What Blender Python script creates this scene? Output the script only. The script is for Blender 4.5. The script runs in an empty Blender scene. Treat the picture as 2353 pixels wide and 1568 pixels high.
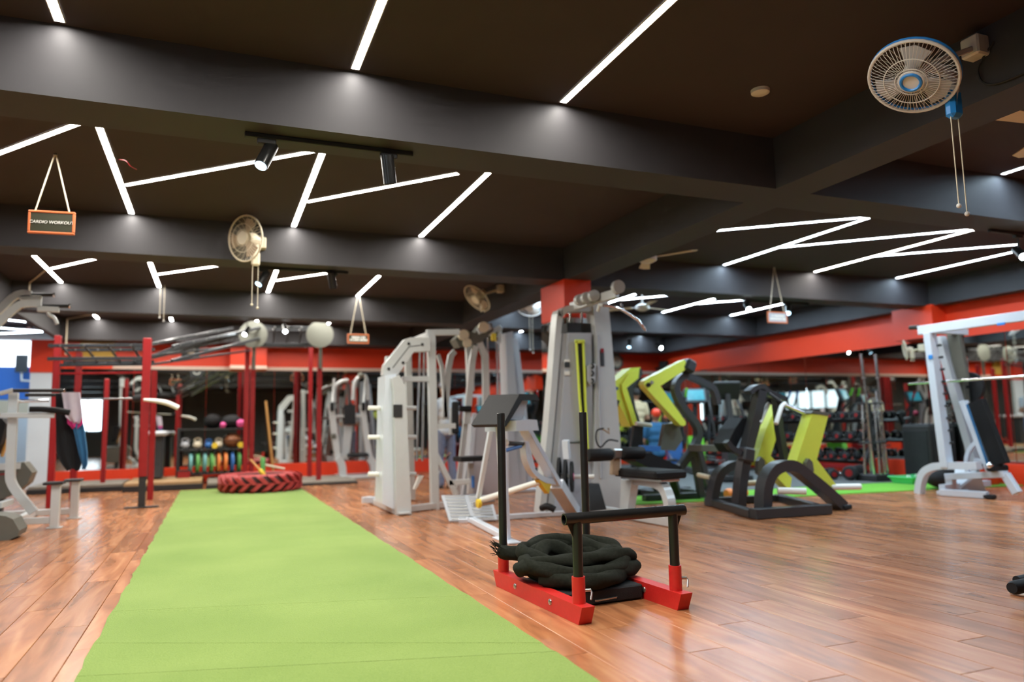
import bpy, bmesh, math, random
from mathutils import Vector, Matrix
random.seed(7)
V = Vector
SC = bpy.context.scene
COL = SC.collection

# ------------------------------------------------------------------ camera, world, light, exposure
IMG_W, IMG_H = 2353.0, 1568.0
F_PX = 1694.8
YAW, PITCH, ROLL = math.radians(22.02), math.radians(6.57), math.radians(-1.13)
CAM_H = 1.0
_fwd = V((math.sin(YAW)*math.cos(PITCH), math.cos(YAW)*math.cos(PITCH), math.sin(PITCH)))
_r0 = V((math.cos(YAW), -math.sin(YAW), 0))
_u0 = _r0.cross(_fwd)
C_R = _r0*math.cos(ROLL) + _u0*math.sin(ROLL)
C_U = -_r0*math.sin(ROLL) + _u0*math.cos(ROLL)
cam = bpy.data.cameras.new('camera')
camo = bpy.data.objects.new('camera', cam)
COL.objects.link(camo)
m = Matrix((C_R, C_U, -_fwd)).transposed().to_4x4()
m.translation = (0, 0, CAM_H)
camo.matrix_world = m
cam.sensor_width = 36.0
cam.lens = F_PX/IMG_W*36.0
cam.clip_start, cam.clip_end = 0.05, 100
cam.dof.use_dof = True
cam.dof.focus_distance = 4.2
cam.dof.aperture_fstop = 1.0
SC.camera = camo

world = bpy.data.worlds.new('world')
SC.world = world
world.use_nodes = True
world.node_tree.nodes['Background'].inputs[0].default_value = (0.75, 0.87, 1.0, 1)
world.node_tree.nodes['Background'].inputs[1].default_value = 1.0

SC.view_settings.view_transform = 'Standard'
SC.view_settings.look = 'None'
SC.view_settings.exposure = 0.52
SC.view_settings.gamma = 1.0
SC.view_settings.use_curve_mapping = False
SC.cycles.use_denoising = True
SC.cycles.max_bounces = 7
SC.cycles.diffuse_bounces = 3
SC.cycles.glossy_bounces = 4
SC.cycles.caustics_reflective = False
SC.cycles.caustics_refractive = False
SC.cycles.sample_clamp_indirect = 6.0
SC.cycles.use_adaptive_sampling = True
SC.cycles.adaptive_threshold = 0.06
SC.cycles.adaptive_min_samples = 12
LED_WARM, LED_COOL = 75.0, 75.0

def window_light(name, loc, rot, sx, sy, power, col):
    l = bpy.data.lights.new(name, 'AREA')
    l.shape = 'RECTANGLE'; l.size = sx; l.size_y = sy; l.energy = power; l.color = col
    o = bpy.data.objects.new(name, l); COL.objects.link(o)
    o.location = loc; o.rotation_euler = rot
    return o
# daylight entering through the window openings of the left and front walls
window_light('daylight_left', (-7.25, 3.2, 2.05), (0, math.radians(-90), 0), 1.0, 4.0, 14, (0.70, 0.86, 1.0))
window_light('daylight_front', (-5.2, -4.45, 1.85), (math.radians(90), 0, 0), 1.2, 1.5, 45, (0.70, 0.86, 1.0))

# ------------------------------------------------------------------ measuring helpers (real depths)
def _ray(px, py):
    return C_R*((px-IMG_W/2)/F_PX) + C_U*(-(py-IMG_H/2)/F_PX) + _fwd
def A(px, py, y):                 # point seen at a pixel, standing in the plane Y = y
    d = _ray(px, py); t = y/d.y; return V((d.x*t, y, CAM_H+d.z*t))
def AX(px, py, x):                # the same in the plane X = x
    d = _ray(px, py); t = x/d.x; return V((x, d.y*t, CAM_H+d.z*t))
def F(px, py, z=0.0):             # the same at height z
    d = _ray(px, py); t = (z-CAM_H)/d.z; return V((d.x*t, d.y*t, z))
def AP(px, py, p0, p1):           # the same in the vertical plane through two floor points
    d = _ray(px, py); n = V((-(p1[1]-p0[1]), p1[0]-p0[0], 0))
    t = (n.x*p0[0]+n.y*p0[1])/(n.x*d.x+n.y*d.y); return V((d.x*t, d.y*t, CAM_H+d.z*t))

# ------------------------------------------------------------------ materials
MATS = {}
def nodes_of(name):
    mt = bpy.data.materials.new(name); mt.use_nodes = True
    nt = mt.node_tree
    return mt, nt, nt.nodes['Principled BSDF']
def mat(name, col, rough=0.5, metal=0.0, var=0.06, scale=18.0, bump=0.0, bscale=220.0, coat=0.0, spec=0.5):
    mt, nt, b = nodes_of(name)
    b.inputs['Roughness'].default_value = rough
    b.inputs['Metallic'].default_value = metal
    b.inputs['Specular IOR Level'].default_value = spec
    if coat: b.inputs['Coat Weight'].default_value = coat; b.inputs['Coat Roughness'].default_value = 0.15
    tc = nt.nodes.new('ShaderNodeTexCoord')
    n = nt.nodes.new('ShaderNodeTexNoise'); n.inputs['Scale'].default_value = scale; n.inputs['Detail'].default_value = 4
    nt.links.new(tc.outputs['Object'], n.inputs['Vector'])
    mx = nt.nodes.new('ShaderNodeMix'); mx.data_type = 'RGBA'
    mx.inputs[6].default_value = tuple(max(0, c*(1-var)) for c in col)+(1,)
    mx.inputs[7].default_value = tuple(min(1, c*(1+var)) for c in col)+(1,)
    nt.links.new(n.outputs['Fac'], mx.inputs[0]); nt.links.new(mx.outputs[2], b.inputs['Base Color'])
    if bump:
        n2 = nt.nodes.new('ShaderNodeTexNoise'); n2.inputs['Scale'].default_value = bscale; n2.inputs['Detail'].default_value = 3
        nt.links.new(tc.outputs['Object'], n2.inputs['Vector'])
        bp = nt.nodes.new('ShaderNodeBump'); bp.inputs['Strength'].default_value = bump; bp.inputs['Distance'].default_value = 0.01
        nt.links.new(n2.outputs['Fac'], bp.inputs['Height']); nt.links.new(bp.outputs['Normal'], b.inputs['Normal'])
    MATS[name] = mt
    return mt
def emit(name, col, strength):
    mt, nt, b = nodes_of(name)
    b.inputs['Base Color'].default_value = (0.8, 0.8, 0.8, 1)
    b.inputs['Emission Color'].default_value = tuple(col)+(1,)
    b.inputs['Emission Strength'].default_value = strength
    n = nt.nodes.new('ShaderNodeTexNoise'); n.inputs['Scale'].default_value = 6
    rr = nt.nodes.new('ShaderNodeMapRange'); rr.inputs[3].default_value = 0.35; rr.inputs[4].default_value = 0.45
    nt.links.new(n.outputs['Fac'], rr.inputs[0]); nt.links.new(rr.outputs[0], b.inputs['Roughness'])
    MATS[name] = mt
    return mt

mat('ceiling_paint', (0.054, 0.041, 0.045), 0.75, var=0.08, scale=3, spec=0.25)
mat('beam_paint', (0.047, 0.045, 0.049), 0.62, var=0.08, scale=3, spec=0.3)
mat('red_paint', (0.84, 0.055, 0.014), 0.42, var=0.05, scale=4)
mat('white_trim', (0.80, 0.62, 0.52), 0.5)
mat('wall_grey', (0.085, 0.085, 0.075), 0.7, scale=3)
mat('wall_white', (0.72, 0.80, 0.86), 0.6, scale=3)
mat('wall_blue', (0.05, 0.20, 0.68), 0.5, scale=3)
mat('subfloor', (0.10, 0.07, 0.05), 0.9)
mat('mirror', (0.70, 0.73, 0.70), 0.015, 1.0, var=0.01, scale=1)
mat('silver', (0.58, 0.60, 0.60), 0.32, 0.15, var=0.04)
mat('silver_blue', (0.66, 0.72, 0.80), 0.30, 0.05, var=0.03)
mat('panel_grey', (0.46, 0.48, 0.52), 0.38, 0.1, var=0.03)
mat('black_paint', (0.012, 0.012, 0.012), 0.28, var=0.2)
mat('black_matte', (0.017, 0.017, 0.018), 0.6, var=0.2)
mat('black_leather', (0.012, 0.012, 0.013), 0.6, spec=0.2, var=0.2, bump=0.15, bscale=300)
mat('rubber', (0.020, 0.021, 0.023), 0.75, spec=0.3, var=0.25, bump=0.2)
mat('charcoal', (0.045, 0.050, 0.056), 0.38, 0.2, var=0.1)
mat('lime', (0.76, 0.86, 0.10), 0.34, var=0.04)
mat('sled_red', (0.60, 0.022, 0.018), 0.40, var=0.10, scale=30, bump=0.08, bscale=90)
mat('rig_red', (0.30, 0.008, 0.010), 0.40, var=0.06)
mat('chrome', (0.80, 0.80, 0.80), 0.12, 1.0, var=0.03)
mat('steel', (0.55, 0.55, 0.54), 0.3, 1.0, var=0.06)
mat('rope_black', (0.024, 0.027, 0.020), 0.95, var=0.5, scale=60, bump=0.9, bscale=420, spec=0.15)
mat('tyre_red', (0.40, 0.035, 0.035), 0.52, var=0.25, scale=9, bump=0.2, bscale=60)
mat('tyre_dark', (0.045, 0.014, 0.014), 0.8, var=0.3)
mat('wood_pole', (0.55, 0.27, 0.07), 0.5, var=0.15)
mat('yellow', (0.80, 0.58, 0.04), 0.42, var=0.05)
mat('orange', (0.85, 0.25, 0.05), 0.5, var=0.06)
mat('teal', (0.16, 0.42, 0.42), 0.5, var=0.08)
mat('green', (0.12, 0.40, 0.10), 0.5, var=0.08)
mat('tray_green', (0.10, 0.60, 0.22), 0.4, var=0.05)
mat('blue', (0.04, 0.17, 0.50), 0.45, var=0.06)
mat('pink', (0.85, 0.10, 0.35), 0.5, var=0.05)
mat('brown_leather', (0.23, 0.075, 0.025), 0.5, var=0.15)
mat('cream', (0.74, 0.66, 0.50), 0.45, var=0.05)
mat('fan_white', (0.72, 0.70, 0.68), 0.4, var=0.05)
mat('fan_dust', (0.42, 0.31, 0.21), 0.6, var=0.2)
mat('fan_blue', (0.02, 0.24, 0.68), 0.35, var=0.04)
mat('sign_orange', (0.62, 0.16, 0.05), 0.5, var=0.05)
mat('sign_dark', (0.035, 0.036, 0.018), 0.5, var=0.1)
mat('sign_white', (0.85, 0.85, 0.80), 0.5, var=0.03)
mat('platform_wood', (0.42, 0.26, 0.12), 0.5, var=0.15, scale=6)
mat('platform_grey', (0.24, 0.21, 0.17), 0.6, var=0.12, scale=6)
mat('yellow_board', (0.62, 0.38, 0.05), 0.5, var=0.1, scale=5)
mat('skin', (0.36, 0.19, 0.115), 0.55, var=0.06)
mat('hair', (0.010, 0.008, 0.007), 0.6, var=0.3)
mat('denim', (0.15, 0.18, 0.27), 0.85, var=0.25, scale=25, bump=0.2)
mat('shirt_grey', (0.46, 0.49, 0.52), 0.9, var=0.25, scale=14)
mat('shirt_beige', (0.60, 0.49, 0.30), 0.9, var=0.08)
mat('cloth_lilac', (0.62, 0.55, 0.66), 0.9, var=0.06)
mat('cloth_pink', (0.60, 0.03, 0.22), 0.9, var=0.06)
mat('cloth_blue', (0.03, 0.14, 0.30), 0.9, var=0.1)
mat('cloth_black', (0.008, 0.009, 0.012), 0.9, var=0.2)
mat('plastic_olive', (0.115, 0.115, 0.095), 0.45, var=0.1)
mat('disc_olive', (0.20, 0.205, 0.175), 0.55, var=0.05)
mat('dim_screen', (0.05, 0.35, 0.42), 0.2, var=0.3, scale=9)
mat('mat_grey', (0.10, 0.11, 0.11), 0.75, var=0.12, scale=5)
emit('led_warm', (1.0, 0.96, 0.88), LED_WARM)
emit('led_cool', (0.64, 0.84, 1.0), LED_COOL)
emit('spot_glow', (0.85, 0.95, 1.0), 25.0)
emit('spot_soft', (0.45, 0.75, 1.0), 4.0)
emit('window_glow', (0.86, 0.93, 1.0), 2.2)

def wood_floor():
    mt, nt, b = nodes_of('laminate')
    N = nt.nodes.new; L = nt.links.new
    g = N('ShaderNodeNewGeometry')
    sep = N('ShaderNodeSeparateXYZ'); L(g.outputs['Position'], sep.inputs[0])
    def math_(op, a, bb=None):
        n = N('ShaderNodeMath'); n.operation = op
        if isinstance(a, (int, float)): n.inputs[0].default_value = a
        else: L(a, n.inputs[0])
        if bb is not None:
            if isinstance(bb, (int, float)): n.inputs[1].default_value = bb
            else: L(bb, n.inputs[1])
        return n.outputs[0]
    ix = math_('FLOOR', math_('DIVIDE', sep.outputs[0], PLANK_W))
    off = math_('MULTIPLY', math_('FRACT', math_('MULTIPLY', ix, 0.3819)), PLANK_L)
    iy = math_('FLOOR', math_('DIVIDE', math_('ADD', sep.outputs[1], off), PLANK_L))
    cb = N('ShaderNodeCombineXYZ'); L(ix, cb.inputs[0]); L(iy, cb.inputs[1])
    wn = N('ShaderNodeTexWhiteNoise'); wn.noise_dimensions = '3D'; L(cb.outputs[0], wn.inputs['Vector'])
    mp = N('ShaderNodeVectorMath'); mp.operation = 'MULTIPLY'; mp.inputs[1].default_value = (9.0, 1.1, 1)
    L(g.outputs['Position'], mp.inputs[0])
    ad = N('ShaderNodeVectorMath'); ad.operation = 'ADD'; L(mp.outputs[0], ad.inputs[0])
    sc = N('ShaderNodeVectorMath'); sc.operation = 'SCALE'; sc.inputs['Scale'].default_value = 37.0
    L(wn.outputs['Color'], sc.inputs[0]); L(sc.outputs[0], ad.inputs[1])
    n1 = N('ShaderNodeTexNoise'); n1.inputs['Scale'].default_value = 1.0; n1.inputs['Detail'].default_value = 6; n1.inputs['Distortion'].default_value = 1.2
    L(ad.outputs[0], n1.inputs['Vector'])
    cr = N('ShaderNodeValToRGB')
    cr.color_ramp.elements[0].position = 0.25; cr.color_ramp.elements[0].color = (0.23, 0.090, 0.038, 1)
    cr.color_ramp.elements[1].position = 0.75; cr.color_ramp.elements[1].color = (0.51, 0.235, 0.105, 1)
    e = cr.color_ramp.elements.new(0.5); e.color = (0.38, 0.150, 0.062, 1)
    L(n1.outputs['Fac'], cr.inputs[0])
    # knots
    n3 = N('ShaderNodeTexNoise'); n3.inputs['Scale'].default_value = 1.6; n3.inputs['Detail'].default_value = 2
    mp2 = N('ShaderNodeVectorMath'); mp2.operation = 'MULTIPLY'; mp2.inputs[1].default_value = (2.6, 1.6, 1); L(g.outputs['Position'], mp2.inputs[0])
    L(mp2.outputs[0], n3.inputs['Vector'])
    kr = N('ShaderNodeMapRange'); kr.inputs[1].default_value = 0.60; kr.inputs[2].default_value = 0.72; L(n3.outputs['Fac'], kr.inputs[0])
    mk = N('ShaderNodeMix'); mk.data_type = 'RGBA'; L(math_('MULTIPLY', kr.outputs[0], 0.30), mk.inputs[0])
    L(cr.outputs[0], mk.inputs[6]); mk.inputs[7].default_value = (0.10, 0.05, 0.035, 1)
    br = N('ShaderNodeMapRange'); br.inputs[3].default_value = 0.78; br.inputs[4].default_value = 1.22; L(wn.outputs['Value'], br.inputs[0])
    mm = N('ShaderNodeVectorMath'); mm.operation = 'SCALE'; L(mk.outputs[2], mm.inputs[0]); L(br.outputs[0], mm.inputs['Scale'])
    L(mm.outputs[0], b.inputs['Base Color'])
    rr = N('ShaderNodeMapRange'); rr.inputs[3].default_value = 0.20; rr.inputs[4].default_value = 0.30; L(n1.outputs['Fac'], rr.inputs[0])
    L(rr.outputs[0], b.inputs['Roughness'])
    n4 = N('ShaderNodeTexNoise'); n4.inputs['Scale'].default_value = 5.0
    L(g.outputs['Position'], n4.inputs['Vector'])
    bp = N('ShaderNodeBump'); bp.inputs['Strength'].default_value = 0.012; bp.inputs['Distance'].default_value = 0.004
    L(n4.outputs['Fac'], bp.inputs['Height']); L(bp.outputs['Normal'], b.inputs['Normal'])
    MATS['laminate'] = mt
PLANK_W, PLANK_L = 0.195, 1.30
wood_floor()

def turf_mat(name, c0, c1):
    mt, nt, b = nodes_of(name)
    N = nt.nodes.new; L = nt.links.new
    g = N('ShaderNodeNewGeometry')
    n1 = N('ShaderNodeTexNoise'); n1.inputs['Scale'].default_value = 160; n1.inputs['Detail'].default_value = 3; L(g.outputs['Position'], n1.inputs['Vector'])
    n2 = N('ShaderNodeTexNoise'); n2.inputs['Scale'].default_value = 1.3; n2.inputs['Detail'].default_value = 3; L(g.outputs['Position'], n2.inputs['Vector'])
    ad = N('ShaderNodeMath'); ad.operation = 'MULTIPLY_ADD'; L(n1.outputs['Fac'], ad.inputs[0]); ad.inputs[1].default_value = 0.6; 
    h = N('ShaderNodeMath'); h.operation = 'MULTIPLY'; h.inputs[1].default_value = 0.4; L(n2.outputs['Fac'], h.inputs[0]); L(h.outputs[0], ad.inputs[2])
    cr = N('ShaderNodeValToRGB'); cr.color_ramp.elements[0].position = 0.3; cr.color_ramp.elements[0].color = c0+(1,)
    cr.color_ramp.elements[1].position = 0.7; cr.color_ramp.elements[1].color = c1+(1,)
    L(ad.outputs[0], cr.inputs[0]); L(cr.outputs[0], b.inputs['Base Color'])
    b.inputs['Roughness'].default_value = 0.9; b.inputs['Specular IOR Level'].default_value = 0.15
    b.inputs['Sheen Weight'].default_value = 0.25; b.inputs['Sheen Tint'].default_value = (0.7, 0.9, 0.6, 1)
    bp = N('ShaderNodeBump'); bp.inputs['Strength'].default_value = 0.8; bp.inputs['Distance'].default_value = 0.012
    L(n1.outputs['Fac'], bp.inputs['Height']); L(bp.outputs['Normal'], b.inputs['Normal'])
    MATS[name] = mt
turf_mat('turf', (0.165, 0.265, 0.045), (0.315, 0.42, 0.105))
turf_mat('turf_bright', (0.10, 0.42, 0.020), (0.22, 0.62, 0.050))

# ------------------------------------------------------------------ mesh builder
OFF = {}
class MB:
    def __init__(s): s.v = []; s.f = []; s.sm = []
    def add(s, vs, fs, smooth=False):
        o = len(s.v); s.v += [V(p) for p in vs]; s.f += [[i+o for i in f] for f in fs]; s.sm += [smooth]*len(fs); return s
    def box(s, c, size, rot=None, bev=0.0):
        c = V(c); hx, hy, hz = size[0]/2, size[1]/2, size[2]/2
        R = rot if rot is not None else Matrix.Identity(3)
        if bev <= 0:
            vs = [c+R@V((x*hx, y*hy, z*hz)) for x in (-1, 1) for y in (-1, 1) for z in (-1, 1)]
            return s.add(vs, [(0,1,3,2),(4,6,7,5),(0,4,5,1),(2,3,7,6),(0,2,6,4),(1,5,7,3)])
        b = min(bev, hx*.9, hy*.9, hz*.9); vs = []; idx = {}
        for x in (-1, 1):
            for y in (-1, 1):
                for z in (-1, 1):
                    for k in range(3):
                        p = [x*hx, y*hy, z*hz]; sg = (x, y, z)
                        for j in range(3):
                            if j != k: p[j] -= sg[j]*b
                        idx[(x, y, z, k)] = len(vs); vs.append(c+R@V(p))
        fs = []
        for k in range(3):
            i, j = (k+1) % 3, (k+2) % 3
            for sg in (-1, 1):
                q = []
                for a, bb in ((-1,-1),(1,-1),(1,1),(-1,1)):
                    t = [0,0,0]; t[k] = sg; t[i] = a; t[j] = bb; q.append(idx[(*t, k)])
                fs.append(q if sg > 0 else q[::-1])
        for k in range(3):
            i, j = (k+1) % 3, (k+2) % 3
            for a in (-1, 1):
                for bb in (-1, 1):
                    q = []
                    for (e, kk) in ((-1, i), (1, i), (1, j), (-1, j)):
                        t = [0,0,0]; t[k] = e; t[i] = a; t[j] = bb; q.append(idx[(*t, kk)])
                    fs.append(q if a*bb < 0 else q[::-1])
        for x in (-1, 1):
            for y in (-1, 1):
                for z in (-1, 1):
                    q = [idx[(x,y,z,k)] for k in range(3)]
                    fs.append(q if x*y*z > 0 else q[::-1])
        return s.add(vs, fs)
    def bar(s, p, q, w, h, up=(0,0,1), bev=0.004):
        p, q = V(p), V(q); d = q-p; L = d.length
        if L < 1e-6: return s
        d.normalize(); u = V(up)
        if abs(d.dot(u)) > 0.98: u = V((0,1,0)) if abs(d.y) < .9 else V((1,0,0))
        x = d.cross(u).normalized(); u = x.cross(d)
        R = Matrix((x, d, u)).transposed()
        return s.box((p+q)/2, (w, L, h), R, bev)
    def cyl(s, p, q, r, r2=None, n=16, cap=True):
        p, q = V(p), V(q); r2 = r if r2 is None else r2
        return s.loft([(p, r), (q, r2)], n, cap)
    def loft(s, stations, n=16, cap=True, axis=None):       # circles along a straight axis
        p0, p1 = V(stations[0][0]), V(stations[-1][0]); d = (V(axis) if axis else p1-p0).normalized()
        a = V((0,0,1)) if abs(d.z) < .9 else V((1,0,0)); x = d.cross(a).normalized(); y = d.cross(x)
        vs = []; fs = []
        for (p, r) in stations:
            p = V(p)
            for i in range(n):
                t = 2*math.pi*i/n; vs.append(p+(x*math.cos(t)+y*math.sin(t))*r)
        for k in range(len(stations)-1):
            for i in range(n):
                j = (i+1) % n; fs.append((k*n+i, (k+1)*n+i, (k+1)*n+j, k*n+j))
        s.add(vs, fs, True)
        if cap:
            o = len(stations)-1
            s.add(vs[:n], [list(range(n))]); s.add(vs[o*n:], [list(range(n))[::-1]])
        return s
    def pipe(s, pts, r, n=10, closed=False, cap=True, rfun=None):
        pts = [V(p) for p in pts]; m_ = len(pts); T = []
        for i in range(m_):
            a = pts[i-1] if (i > 0 or closed) else pts[i]; b = pts[(i+1) % m_] if (i < m_-1 or closed) else pts[i]
            T.append((b-a).normalized())
        u = V((0,0,1)) if abs(T[0].z) < .9 else V((1,0,0))
        x = (u-T[0]*u.dot(T[0])).normalized(); vs = []; fs = []; dist = 0
        for i in range(m_):
            x = (x-T[i]*x.dot(T[i]))
            x = x.normalized() if x.length > 1e-6 else T[i].orthogonal().normalized()
            y = T[i].cross(x)
            if i: dist += (pts[i]-pts[i-1]).length
            for k in range(n):
                t = 2*math.pi*k/n; rr = r if rfun is None else rfun(dist, t, i)
                vs.append(pts[i]+(x*math.cos(t)+y*math.sin(t))*rr)
        for i in range(m_ if closed else m_-1):
            j = (i+1) % m_
            for k in range(n):
                l = (k+1) % n; fs.append((i*n+k, i*n+l, j*n+l, j*n+k))
        s.add(vs, fs, True)
        if cap and not closed:
            s.add(vs[:n], [list(range(n))[::-1]]); s.add(vs[-n:], [list(range(n))])
        return s
    def strap(s, pts, w, h, nrm):                # rectangular section swept along a planar path; w across (along nrm), h in plane
        pts = [V(p) for p in pts]; nrm = V(nrm).normalized(); m_ = len(pts); vs = []; fs = []
        for i in range(m_):
            a = pts[max(i-1, 0)]; b = pts[min(i+1, m_-1)]; t = (b-a).normalized(); u = nrm.cross(t).normalized()
            k = 1.0
            if 0 < i < m_-1:
                t1 = (pts[i]-a).normalized(); k = 1/max(0.5, t1.dot(t))
            for (c, e) in ((-1,-1),(1,-1),(1,1),(-1,1)):
                vs.append(pts[i]+nrm*(c*w/2)+u*(e*h/2*k))
        for i in range(m_-1):
            for k in range(4):
                l = (k+1) % 4; fs.append((i*4+k, i*4+l, i*4+4+l, i*4+4+k))
        fs.append((3,2,1,0)); o = (m_-1)*4; fs.append((o,o+1,o+2,o+3))
        return s.add(vs, fs)
    def plate(s, pts, ext):                      # polygon extruded by +-ext/2
        pts = [V(p) for p in pts]; e = V(ext)/2; n = len(pts)
        vs = [p-e for p in pts]+[p+e for p in pts]
        fs = [list(range(n))[::-1], [i+n for i in range(n)]]+[(i, (i+1) % n, (i+1) % n+n, i+n) for i in range(n)]
        return s.add(vs, fs)
    def ball(s, c, r, sx=1, sy=1, sz=1, n=16, m_=10):
        c = V(c); vs = []; fs = []
        for i in range(m_+1):
            a = math.pi*i/m_
            for k in range(n):
                t = 2*math.pi*k/n
                vs.append(c+V((r*sx*math.sin(a)*math.cos(t), r*sy*math.sin(a)*math.sin(t), r*sz*math.cos(a))))
        for i in range(m_):
            for k in range(n):
                l = (k+1) % n; fs.append((i*n+k, (i+1)*n+k, (i+1)*n+l, i*n+l))
        return s.add(vs, fs, True)
    def torus(s, c, R, r, axis=(0,0,1), n=28, k=8, a0=0, a1=None):
        ax = V(axis).normalized(); x = ax.orthogonal().normalized(); y = ax.cross(x)
        if a1 is None:
            return s.pipe([V(c)+(x*math.cos(2*math.pi*i/n)+y*math.sin(2*math.pi*i/n))*R for i in range(n)], r, k, closed=True)
        return s.pipe([V(c)+(x*math.cos(a0+(a1-a0)*i/n)+y*math.sin(a0+(a1-a0)*i/n))*R for i in range(n+1)], r, k)
    def build(s, name, material, parent=None, loc=None):
        me = bpy.data.meshes.new(name)
        if parent is None:
            if loc is None:
                xs = [v.x for v in s.v]; ys = [v.y for v in s.v]; zs = [v.z for v in s.v]
                loc = V(((min(xs)+max(xs))/2, (min(ys)+max(ys))/2, min(zs)))
            off = V(loc)
        else: off = OFF[parent.name]
        me.from_pydata([(v-off)[:] for v in s.v], [], s.f)
        me.polygons.foreach_set('use_smooth', s.sm)
        bm = bmesh.new(); bm.from_mesh(me)
        bmesh.ops.remove_doubles(bm, verts=bm.verts, dist=1e-6)
        bmesh.ops.recalc_face_normals(bm, faces=bm.faces)
        bm.to_mesh(me); bm.free()
        if any(s.sm):
            try: me.set_sharp_from_angle(angle=math.radians(40))
            except Exception: pass
        me.materials.append(MATS[material])
        o = bpy.data.objects.new(name, me); COL.objects.link(o)
        if parent is None: o.location = off
        else: o.parent = parent
        OFF[o.name] = off
        return o
def tag(o, label, cat, group=None):
    o['label'] = label; o['category'] = cat
    if group: o['group'] = group
    return o
def thing(name, loc, label, cat, group=None):
    o = bpy.data.objects.new(name, None); COL.objects.link(o)
    o.location = loc; OFF[o.name] = V(loc); o.empty_display_size = 0.2
    return tag(o, label, cat, group)
def struct(name, mb, material, parent=None, loc=None):
    o = mb.build(name, material, parent, loc); o['kind'] = 'structure'; return o
def copy_tree(o, loc, rot=None, label=None, group=None):
    def cp(x, par):
        c = x.copy(); COL.objects.link(c)
        if par is not None: c.parent = par
        for ch in x.children: cp(ch, c)
        return c
    r = cp(o, None); r.location = loc
    if rot is not None: r.rotation_euler = rot
    if label: r['label'] = label
    if group: r['group'] = group
    return r
def arc(c, r, a0, a1, ux, uy, n=10):
    c, ux, uy = V(c), V(ux), V(uy)
    return [c+ux*(r*math.cos(a0+(a1-a0)*i/n))+uy*(r*math.sin(a0+(a1-a0)*i/n)) for i in range(n+1)]
def smooth(pts, n=8):                            # Catmull-Rom through points
    pts = [V(p) for p in pts]; P = [pts[0]*2-pts[1]]+pts+[pts[-1]*2-pts[-2]]; out = []
    for i in range(1, len(P)-2):
        for k in range(n):
            t = k/n; a, b, c, d = P[i-1], P[i], P[i+1], P[i+2]
            out.append(0.5*((2*b)+(c-a)*t+(2*a-5*b+4*c-d)*t*t+(3*b-a-3*c+d)*t**3))
    return out+[pts[-1]]
X_, Y_, Z_ = V((1,0,0)), V((0,1,0)), V((0,0,1))

# ------------------------------------------------------------------ the room
CEIL, SOF = 3.21, 2.80
XL, XR, YF, YB = -7.0, 10.95, -4.2, 16.62
floor = struct('floor', MB().box(((XL+XR)/2, (YF+20.6)/2, -0.06), (XR-XL+0.4, 20.6-YF+0.4, 0.10)), 'subfloor')
def build_planks():
    near = []; rest = MB()
    ix0, ix1 = math.floor(XL/PLANK_W), math.ceil(XR/PLANK_W)
    cand = []
    g = 0.0012
    for ix in range(ix0, ix1):
        off = ((ix*0.3819) % 1.0)*PLANK_L
        iy0 = math.floor((YF+off)/PLANK_L); iy1 = math.floor((20.5+off)/PLANK_L)
        for iy in range(iy0, iy1+1):
            y0 = iy*PLANK_L-off
            x0 = ix*PLANK_W
            if y0 > YB and x0 > -2.9: continue
            c = V((x0+PLANK_W/2, y0+PLANK_L/2, 0)); d = c-V((0, 0, CAM_H)); zf = d.dot(_fwd)
            seen = False
            if zf > 0.6:
                px = d.dot(C_R)/zf*F_PX; py = -d.dot(C_U)/zf*F_PX
                seen = abs(px) < IMG_W/2+30 and py < IMG_H/2+120 and not (-0.48 < x0 and x0+PLANK_W < 1.40)
            cand.append((zf if seen else 1e9, ix, iy, x0, y0))
    cand.sort()
    proto = MB()
    w, l, b, t = PLANK_W-2*g, PLANK_L-2*g, 0.0022, 0.009
    def piece(mbx, ox, oy):
        x0, x1, y0, y1 = ox+g, ox+g+w, oy+g, oy+g+l
        vs = [(x0,y0,-t),(x1,y0,-t),(x1,y1,-t),(x0,y1,-t),(x0,y0,-b),(x1,y0,-b),(x1,y1,-b),(x0,y1,-b),(x0+b,y0+b,0),(x1-b,y0+b,0),(x1-b,y1-b,0),(x0+b,y1-b,0)]
        mbx.add(vs, [(0,1,5,4),(1,2,6,5),(2,3,7,6),(3,0,4,7),(4,5,9,8),(5,6,10,9),(6,7,11,10),(7,4,8,11),(8,9,10,11)])
    piece(proto, -PLANK_W/2, -PLANK_L/2)
    me = None
    for i, (zf, ix, iy, x0, y0) in enumerate(cand):
        if i < 300 and zf < 1e8:
            if me is None:
                o = proto.build('plank', 'laminate', None, (0,0,0)); me = o.data
            else:
                o = bpy.data.objects.new('plank', me); COL.objects.link(o)
            o.parent = floor; o.location = V((x0+PLANK_W/2, y0+PLANK_L/2, 0))-floor.location
        else: piece(rest, x0, y0)
    r = rest.build('plank_rows', 'laminate', floor); r['kind'] = 'stuff'
build_planks()

struct('ceiling', MB().box(((XL+XR)/2, (YF+20.6)/2, CEIL+0.1), (XR-XL+0.6, 20.6-YF+0.6, 0.2)), 'ceiling_paint')
def beam(name, x0, x1, y0, y1, z0=SOF): return struct(name, MB().box(((x0+x1)/2, (y0+y1)/2, (z0+CEIL+0.02)/2), (x1-x0, y1-y0, CEIL+0.02-z0)), 'beam_paint')
for i, (y0, y1) in enumerate(((-3.3, -2.9), (0.55, 0.95), (4.40, 4.78), (8.17, 8.56), (12.28, 12.66), (16.0, 16.62))):
    beam('ceiling_beam', XL if y0 < 15 else -2.73, 4.03, y0, y1)
for i, (y0, y1) in enumerate(((-3.3, -2.9), (0.55, 0.95), (4.42, 4.80), (8.42, 8.80), (12.52, 12.90), (16.0, 16.62))):
    beam('ceiling_beam', 4.39, 10.70, y0, y1)
beam('ceiling_beam', 4.03, 4.39, YF, 16.62)
beam('ceiling_beam', 10.70, XR, YF, 16.62)
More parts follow.
